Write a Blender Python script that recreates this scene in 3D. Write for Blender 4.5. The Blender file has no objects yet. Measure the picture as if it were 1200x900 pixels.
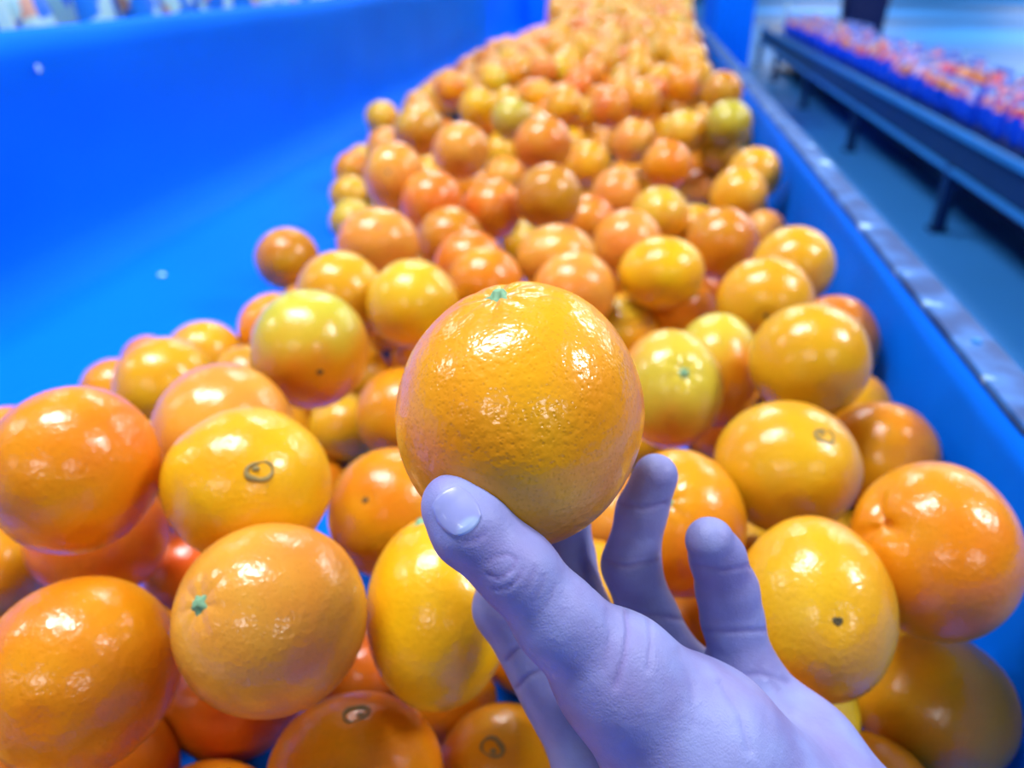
import bpy, bmesh, math, random
import numpy as np
from mathutils import Vector, Matrix, Euler, noise as mnoise

# ------------------------------------------------------------------ camera, world, lights
FPX = 906.0                       # focal length in pixels of a 1200 x 900 frame
CAMZ = 1.10                       # camera height above the shop floor
VP = (760.0, -40.0)               # where the bin's long direction vanishes
scene = bpy.context.scene
col = scene.collection

def _basis():
    d = np.array([(VP[0]-600)/FPX, (450-VP[1])/FPX, 1.0])
    th = math.atan2(d[1], 1.0)
    z = np.array([0, math.cos(th), -math.sin(th)])
    y = d/np.linalg.norm(d)
    x = np.cross(y, z)
    if x[0] < 0: x = -x
    return np.array([x, y, z])
R = _basis()                      # camera (right, up, forward) -> world (X across bin, Y along bin, Z up)
CR, CU, CF = (Vector(R[:, i]) for i in range(3))
CAM = Vector((0, 0, CAMZ))

cam = bpy.data.cameras.new('camera')
cam.sensor_width = 36.0
cam.lens = FPX/1200*36.0
cam.clip_start = 0.01; cam.clip_end = 200
cam.dof.use_dof = True
cam.dof.focus_distance = 0.232
cam.dof.aperture_fstop = 7.5
camo = bpy.data.objects.new('camera', cam); col.objects.link(camo)
m = Matrix.Identity(4)
for i in range(3):
    m[i][0] = CR[i]; m[i][1] = CU[i]; m[i][2] = -CF[i]; m[i][3] = CAM[i]
camo.matrix_world = m
scene.camera = camo

scene.view_settings.view_transform = 'Standard'
scene.view_settings.look = 'None'
scene.view_settings.gamma = 1.0
scene.view_settings.use_curve_mapping = False
scene.view_settings.exposure = 0.0

world = bpy.data.worlds.new('hall_light'); scene.world = world
world.use_nodes = True
bg = world.node_tree.nodes['Background']
bg.inputs[0].default_value = (0.80, 0.88, 1.0, 1)
bg.inputs[1].default_value = 0.03

LAMP = 124
def ceiling_and_fill_lamp(x, y, w=1.5, d=0.5, power=60, z=3.6):
    l = bpy.data.lights.new('ceiling_and_fill_lamp', 'AREA'); l.shape = 'RECTANGLE'
    l.size = w; l.size_y = d; l.energy = power; l.color = (0.95, 0.97, 1.0)
    o = bpy.data.objects.new('ceiling_and_fill_lamp', l); col.objects.link(o)
    o.location = (x, y, z)
    return o
# rows of ceiling strip lamps over the sales hall
for x, kx in ((-4.6, .4), (-1.0, .82), (2.9, .95)):
    for y, ky in ((-3.4, .50), (0.6, 1.35), (5.0, 1.15), (10.0, .9), (16.0, .8)):
        ceiling_and_fill_lamp(x, y, power=LAMP*kx*ky)
# unseen lamps added to brighten the far floor beyond the bench
for x, y in ((7.4, 8.0), (7.4, 16.0), (12.0, 22.0), (5.0, 25.0), (14.0, 32.0), (7.0, 36.0)):
    ceiling_and_fill_lamp(x, y, w=3.0, d=.6, power=340)

# ------------------------------------------------------------------ helpers
def W(px, py, depth):             # a point in the room seen at a pixel, at a given depth
    return CAM + CR*((px-600)/FPX*depth) + CU*((450-py)/FPX*depth) + CF*depth

def tag(o, label=None, cat=None, group=None, kind=None):
    if label: o['label'] = label
    if cat: o['category'] = cat
    if group: o['group'] = group
    if kind: o['kind'] = kind
    return o

def link(name, me, mat=None, parent=None, smooth=True):
    o = bpy.data.objects.new(name, me); col.objects.link(o)
    if mat is not None and not me.materials: me.materials.append(mat)
    if smooth:
        me.polygons.foreach_set('use_smooth', [True]*len(me.polygons))
    if parent: o.parent = parent
    return o

def empty(name, loc=(0, 0, 0)):
    o = bpy.data.objects.new(name, None); col.objects.link(o); o.location = loc
    o.empty_display_size = 0.05
    return o

def mesh_from(name, v, f):
    me = bpy.data.meshes.new(name); me.from_pydata([tuple(p) for p in v], [], [tuple(q) for q in f]); me.update()
    return me

def box_mesh(name, x0, x1, y0, y1, z0, z1, bevel=0.0):
    bm = bmesh.new()
    bmesh.ops.create_cube(bm, size=1)
    for v in bm.verts:
        v.co = ((x0+x1)/2+v.co.x*(x1-x0), (y0+y1)/2+v.co.y*(y1-y0), (z0+z1)/2+v.co.z*(z1-z0))
    if bevel: bmesh.ops.bevel(bm, geom=list(bm.edges), offset=bevel, segments=2, affect='EDGES', profile=0.5)
    me = bpy.data.meshes.new(name); bm.to_mesh(me); bm.free()
    return me

def new_mat(name):
    m = bpy.data.materials.new(name); m.use_nodes = True
    nt = m.node_tree
    return m, nt, nt.nodes['Principled BSDF']

def nd(nt, kind, **kw):
    n = nt.nodes.new(kind)
    for k, v in kw.items(): setattr(n, k, v)
    return n

def plain(name, rgb, rough=0.5, metal=0.0, spec=0.5, vary=0.0, scale=8.0, bump=0.0, bscale=60.0, coat=0.0):
    m, nt, b = new_mat(name)
    b.inputs['Roughness'].default_value = rough
    b.inputs['Metallic'].default_value = metal
    b.inputs['Specular IOR Level'].default_value = spec
    b.inputs['Coat Weight'].default_value = coat
    tc = nd(nt, 'ShaderNodeTexCoord')
    n = nd(nt, 'ShaderNodeTexNoise'); n.inputs['Scale'].default_value = scale; n.inputs['Detail'].default_value = 4
    nt.links.new(tc.outputs['Object'], n.inputs['Vector'])
    mx = nd(nt, 'ShaderNodeMix', data_type='RGBA')
    mx.inputs['A'].default_value = (*[c*(1-vary) for c in rgb], 1)
    mx.inputs['B'].default_value = (*[min(1, c*(1+vary)) for c in rgb], 1)
    nt.links.new(n.outputs['Fac'], mx.inputs['Factor'])
    nt.links.new(mx.outputs['Result'], b.inputs['Base Color'])
    if bump:
        n2 = nd(nt, 'ShaderNodeTexNoise'); n2.inputs['Scale'].default_value = bscale; n2.inputs['Detail'].default_value = 5
        nt.links.new(tc.outputs['Object'], n2.inputs['Vector'])
        bp = nd(nt, 'ShaderNodeBump'); bp.inputs['Strength'].default_value = 1.0; bp.inputs['Distance'].default_value = bump
        nt.links.new(n2.outputs['Fac'], bp.inputs['Height'])
        nt.links.new(bp.outputs['Normal'], b.inputs['Normal'])
    return m

# ------------------------------------------------------------------ materials
def peel_material():
    m, nt, b = new_mat('orange_peel')
    L = nt.links.new
    tc = nd(nt, 'ShaderNodeTexCoord'); oi = nd(nt, 'ShaderNodeObjectInfo')
    # colour drifts over the fruit, greener towards the stem on some
    rv = nd(nt, 'ShaderNodeVectorMath', operation='ADD')
    cmb = nd(nt, 'ShaderNodeCombineXYZ')
    mul = nd(nt, 'ShaderNodeMath', operation='MULTIPLY'); mul.inputs[1].default_value = 7.0
    L(oi.outputs['Random'], mul.inputs[0]); L(mul.outputs[0], cmb.inputs[0]); L(mul.outputs[0], cmb.inputs[1])
    L(tc.outputs['Object'], rv.inputs[0]); L(cmb.outputs[0], rv.inputs[1])
    n1 = nd(nt, 'ShaderNodeTexNoise'); n1.inputs['Scale'].default_value = 22; n1.inputs['Detail'].default_value = 2
    L(rv.outputs[0], n1.inputs['Vector'])
    hsv = nd(nt, 'ShaderNodeHueSaturation')
    mr = nd(nt, 'ShaderNodeMapRange'); mr.inputs['From Min'].default_value = .3; mr.inputs['From Max'].default_value = .7
    mr.inputs['To Min'].default_value = .488; mr.inputs['To Max'].default_value = .514
    L(n1.outputs['Fac'], mr.inputs['Value']); L(mr.outputs[0], hsv.inputs['Hue']); L(oi.outputs['Color'], hsv.inputs['Color'])
    sep = nd(nt, 'ShaderNodeSeparateXYZ'); L(tc.outputs['Object'], sep.inputs[0])
    gz = nd(nt, 'ShaderNodeMapRange', interpolation_type='SMOOTHSTEP')
    gz.inputs['From Min'].default_value = 0.000; gz.inputs['From Max'].default_value = 0.040
    nz = nd(nt, 'ShaderNodeMath', operation='MULTIPLY_ADD'); nz.inputs[1].default_value = 0.035; 
    L(n1.outputs['Fac'], nz.inputs[0]); 
    sb = nd(nt, 'ShaderNodeMath', operation='SUBTRACT'); sb.inputs[1].default_value = 0.0175
    L(sep.outputs['Z'], sb.inputs[0]); L(sb.outputs[0], nz.inputs[2]); L(nz.outputs[0], gz.inputs['Value'])
    ga = nd(nt, 'ShaderNodeMath', operation='MULTIPLY'); L(gz.outputs[0], ga.inputs[0]); L(oi.outputs['Alpha'], ga.inputs[1])
    gm = nd(nt, 'ShaderNodeMix', data_type='RGBA'); gm.inputs['B'].default_value = (.50, .47, .035, 1)
    L(ga.outputs[0], gm.inputs['Factor']); L(hsv.outputs[0], gm.inputs['A'])
    # pores
    vo = nd(nt, 'ShaderNodeTexVoronoi'); vo.feature = 'F1'; vo.inputs['Scale'].default_value = 620
    L(rv.outputs[0], vo.inputs['Vector'])
    pr = nd(nt, 'ShaderNodeMapRange'); pr.inputs['From Min'].default_value = 0.08; pr.inputs['From Max'].default_value = 0.42
    L(vo.outputs['Distance'], pr.inputs['Value'])
    dk = nd(nt, 'ShaderNodeMix', data_type='RGBA', blend_type='MULTIPLY')
    dk.inputs['Factor'].default_value = 1.0
    pc = nd(nt, 'ShaderNodeMapRange'); pc.inputs['To Min'].default_value = 0.90; pc.inputs['To Max'].default_value = 1.0
    L(pr.outputs[0], pc.inputs['Value'])
    L(gm.outputs['Result'], dk.inputs['A']); L(pc.outputs[0], dk.inputs['B'])
    L(dk.outputs['Result'], b.inputs['Base Color'])
    n2 = nd(nt, 'ShaderNodeTexNoise'); n2.inputs['Scale'].default_value = 330; n2.inputs['Detail'].default_value = 1.5
    L(rv.outputs[0], n2.inputs['Vector'])
    ad = nd(nt, 'ShaderNodeMath', operation='MULTIPLY_ADD'); ad.inputs[1].default_value = 0.17
    L(pr.outputs[0], ad.inputs[0]); L(n2.outputs['Fac'], ad.inputs[2])
    bp = nd(nt, 'ShaderNodeBump'); bp.inputs['Strength'].default_value = 1.0; bp.inputs['Distance'].default_value = 0.00036
    L(ad.outputs[0], bp.inputs['Height'])
    L(bp.outputs['Normal'], b.inputs['Normal']); L(bp.outputs['Normal'], b.inputs['Coat Normal'])
    b.inputs['Roughness'].default_value = 0.42
    b.inputs['Specular IOR Level'].default_value = 0.14
    b.inputs['Coat Weight'].default_value = 0.75
    b.inputs['Coat Roughness'].default_value = 0.16
    b.inputs['Coat IOR'].default_value = 1.5
    return m
PEEL = peel_material()
STEM = plain('stem_green', (.16, .34, .20), .7, vary=.35, scale=300)
SCAR = plain('scar_brown', (.06, .045, .015), .8, vary=.3, scale=300)
NAVEL = plain('navel_brown', (.22, .16, .05), .7, vary=.4, scale=250)

def skin_material():
    m, nt, b = new_mat('skin_cool')
    L = nt.links.new
    tc = nd(nt, 'ShaderNodeTexCoord')
    n = nd(nt, 'ShaderNodeTexNoise'); n.inputs['Scale'].default_value = 45; n.inputs['Detail'].default_value = 5
    L(tc.outputs['Object'], n.inputs['Vector'])
    mx = nd(nt, 'ShaderNodeMix', data_type='RGBA')
    mx.inputs['A'].default_value = (.200, .190, .450, 1); mx.inputs['B'].default_value = (.235, .280, .60, 1)
    mr = nd(nt, 'ShaderNodeMapRange'); mr.inputs['From Min'].default_value = .32; mr.inputs['From Max'].default_value = .68
    L(n.outputs['Fac'], mr.inputs['Value']); L(mr.outputs[0], mx.inputs['Factor'])
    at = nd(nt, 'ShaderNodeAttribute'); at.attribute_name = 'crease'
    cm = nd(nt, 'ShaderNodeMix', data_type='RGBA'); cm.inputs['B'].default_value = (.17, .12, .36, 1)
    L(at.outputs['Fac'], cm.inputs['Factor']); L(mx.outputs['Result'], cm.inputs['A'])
    L(cm.outputs['Result'], b.inputs['Base Color'])
    v = nd(nt, 'ShaderNodeTexVoronoi'); v.feature = 'DISTANCE_TO_EDGE'; v.inputs['Scale'].default_value = 900
    L(tc.outputs['Object'], v.inputs['Vector'])
    n2 = nd(nt, 'ShaderNodeTexNoise'); n2.inputs['Scale'].default_value = 260; n2.inputs['Detail'].default_value = 5
    L(tc.outputs['Object'], n2.inputs['Vector'])
    ad = nd(nt, 'ShaderNodeMath', operation='MULTIPLY_ADD'); ad.inputs[1].default_value = .35
    L(v.outputs['Distance'], ad.inputs[0]); L(n2.outputs['Fac'], ad.inputs[2])
    bp = nd(nt, 'ShaderNodeBump'); bp.inputs['Distance'].default_value = 0.0004; bp.inputs['Strength'].default_value = .8
    L(ad.outputs[0], bp.inputs['Height']); L(bp.outputs['Normal'], b.inputs['Normal'])
    b.inputs['Roughness'].default_value = .5
    b.inputs['Specular IOR Level'].default_value = .35
    return m
SKIN = skin_material()
NAIL = plain('nail', (.25, .28, .62), .3, vary=.10, scale=90, spec=.5, coat=.25)
_nt = NAIL.node_tree; _b = _nt.nodes['Principled BSDF']; _src = _b.inputs['Base Color'].links[0].from_socket
_at = nd(_nt, 'ShaderNodeAttribute'); _at.attribute_name = 'lunula'
_mx = nd(_nt, 'ShaderNodeMix', data_type='RGBA'); _mx.inputs['B'].default_value = (.34, .45, .80, 1)
_nt.links.new(_at.outputs['Fac'], _mx.inputs['Factor']); _nt.links.new(_src, _mx.inputs['A']); _nt.links.new(_mx.outputs['Result'], _b.inputs['Base Color'])
TARP = plain('blue_tarp', (.0005, .142, .90), .6, spec=.03, vary=.10, scale=3.0, bump=.0006, bscale=40)
RAILM = None
def rail_material():
    m, nt, b = new_mat('worn_metal')
    L = nt.links.new
    tc = nd(nt, 'ShaderNodeTexCoord')
    n = nd(nt, 'ShaderNodeTexNoise'); n.inputs['Scale'].default_value = 28; n.inputs['Detail'].default_value = 5
    L(tc.outputs['Object'], n.inputs['Vector'])
    cr = nd(nt, 'ShaderNodeValToRGB')
    cr.color_ramp.elements[0].position = .40; cr.color_ramp.elements[0].color = (.010, .055, .22, 1)
    cr.color_ramp.elements[1].position = .62; cr.color_ramp.elements[1].color = (.035, .15, .50, 1)
    e = cr.color_ramp.elements.new(.70); e.color = (.35, .58, .95, 1)
    L(n.outputs['Fac'], cr.inputs[0]); L(cr.outputs[0], b.inputs['Base Color'])
    b.inputs['Metallic'].default_value = 0; b.inputs['Specular IOR Level'].default_value = .10; b.inputs['Roughness'].default_value = .45
    bp = nd(nt, 'ShaderNodeBump'); bp.inputs['Distance'].default_value = .0006
    L(n.outputs['Fac'], bp.inputs['Height']); L(bp.outputs['Normal'], b.inputs['Normal'])
    return m
RAILM = rail_material()
DARKBLUE = plain('dark_blue_panel', (.006, .03, .12), .5, vary=.2)
STEELDARK = plain('dark_steel', (.002, .022, .11), .45, spec=.2, vary=.25, scale=3)
STEELLIGHT = plain('bright_steel', (.02, .22, .68), .4, spec=.25, vary=.15, scale=5)
FLOORM = plain('shop_floor', (.03, .22, .66), .5, vary=.18, scale=.9, spec=.2)
NAVY = plain('navy_plastic', (.002, .010, .07), .6, spec=.08, vary=.1)
PAPER = plain('white_card', (.45, .75, .95), .6, vary=.05)
CARTON = plain('pale_carton', (.16, .42, .85), .6, vary=.08)

# ------------------------------------------------------------------ the setting
me = mesh_from('floor', [(-12, -6, 0), (30, -6, 0), (30, 60, 0), (-12, 60, 0)], [(0, 1, 2, 3)])
tag(link('floor', me, FLOORM, smooth=False), 'blue-grey polished shop floor beyond the bench', kind='structure')

# ------------------------------------------------------------------ produce bin
bin_root = tag(empty('produce_bin', (-.3, 2.8, 0)), 'long produce bin lined with bright blue tarp, filled with oranges', 'bin')
def to_bin(o):
    o.parent = bin_root; o.matrix_parent_inverse = Matrix.Translation((.3, -2.8, 0)); return o
FLO = CAMZ-.42
Y0, Y1 = -.25, 6.1
WXR = .2405
def liner_section():
    pts = [(-.905, -.10), (-.895, -.083), (-.875, -.078), (-.853, -.086)]
    for i in range(1, 9): pts.append((-.85-.003*math.sin(i/9*math.pi), -.086-(.36-.086)*i/9))
    for i in range(1, 9):                       # rounded foot of the wall
        a = i/8*math.pi/2; pts.append((-.85+.07*(1-math.cos(a)), -.35-.07*math.sin(a)))
    for i in range(1, 25): pts.append((-.78+(WXR-.03+.78)*i/24, -.42))
    for i in range(1, 5):
        a = i/4*math.pi/2; pts.append((WXR-.03+.03*math.sin(a), -.39-.03*math.cos(a)))
    for i in range(1, 8): pts.append((WXR, -.39+(.39-.2475)*i/7))
    pts += [(WXR+.004, -.2462), (WXR+.02, -.2462)]
    return pts
sec = liner_section()
ny = 170
v = []
for j in range(ny+1):
    y = Y0+(Y1-Y0)*j/ny
    for (x, z) in sec:
        p = Vector((x, y, z+CAMZ))
        n1 = mnoise.noise(Vector((x*2.3, y*1.4, z*3.1)))
        n2 = mnoise.noise(Vector((x*7+3, y*3.2, z*9)))
        if x < -.8 and z < -.09:                # hanging wall: shallow waves
            p.x += .010*n1+.004*n2
        elif abs(z+.42) < .02 and x < .15:
            p.z += min(0, .006*n1+.002*n2)-.001
        elif x > .2 and z > -.385 and z < -.25:
            p.x += max(0, .002+.005*n2)*min(1, (-.2465-z)/.02)
        v.append(p)
ns = len(sec); f = []
for j in range(ny):
    for i in range(ns-1):
        a = j*ns+i; f.append((a, a+1, a+ns+1, a+ns))
lin = to_bin(link('liner', mesh_from('liner', v, f), TARP))
lin['label'] = 'bright blue tarp liner'
sol = lin.modifiers.new('thick', 'SOLIDIFY'); sol.thickness = .0012; sol.offset = -1
to_bin(link('end_panel', box_mesh('end_panel', -.86, .25, Y1-.03, Y1, FLO, CAMZ-.02, .004), TARP, smooth=False))
to_bin(link('side_panel', box_mesh('side_panel', .2500, .2655, Y0, Y1, .05, CAMZ-.2485, .001), DARKBLUE, smooth=False))
to_bin(link('side_panel', box_mesh('side_panel', -.90, -.868, Y0, Y1, .05, CAMZ-.105, .002), DARKBLUE, smooth=False))
to_bin(link('base_board', box_mesh('base_board', -.866, .243, Y0, Y1, FLO-.045, FLO-.018, .002), DARKBLUE, smooth=False))
# worn metal angle on the right rim, its near end rounded off
def angle_rail():
    prof = [(.2385, -.2405), (.2395, -.2385), (.2670, -.2385), (.2685, -.2400), (.2685, -.268), (.2665, -.268), (.2665, -.2445), (.2395, -.2445)]
    v = []; f = []
    ys = [.418, .420, .424, .432]+[.45+(Y1-.45)*i/60 for i in range(61)]
    for k, y in enumerate(ys):
        sh = (.007, .004, .0018, .0004)[k] if k < 4 else 0
        for (x, z) in prof:
            xx = x+sh if x < .25 else x-sh*.6
            v.append((xx+.0006*mnoise.noise(Vector((1, y*6, z*5))), y, z+CAMZ+.0005*mnoise.noise(Vector((x*10, y*5, 4)))))
    n = len(prof)
    for j in range(len(ys)-1):
        for i in range(n):
            a = j*n+i; b_ = j*n+(i+1) % n
            f.append((a, b_, b_+n, a+n))
    f.append(tuple(range(n))[::-1]); f.append(tuple((len(ys)-1)*n+i for i in range(n)))
    return mesh_from('rim_rail', v, f)
rl = to_bin(link('rim_rail', angle_rail(), RAILM, smooth=False)); rl['label'] = 'worn metal angle rail with bright scuffs'
for i in range(5):
    y = .55+i*.9
    bmm = bmesh.new(); bmesh.ops.create_cone(bmm, segments=16, radius1=.0042, radius2=.003, depth=.002, cap_ends=True)
    me = bpy.data.meshes.new('rivet'); bmm.to_mesh(me); bmm.free()
    r_ = to_bin(link('rivet', me, STEELLIGHT)); r_.location = (.2535, y, CAMZ-.2375)

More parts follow.
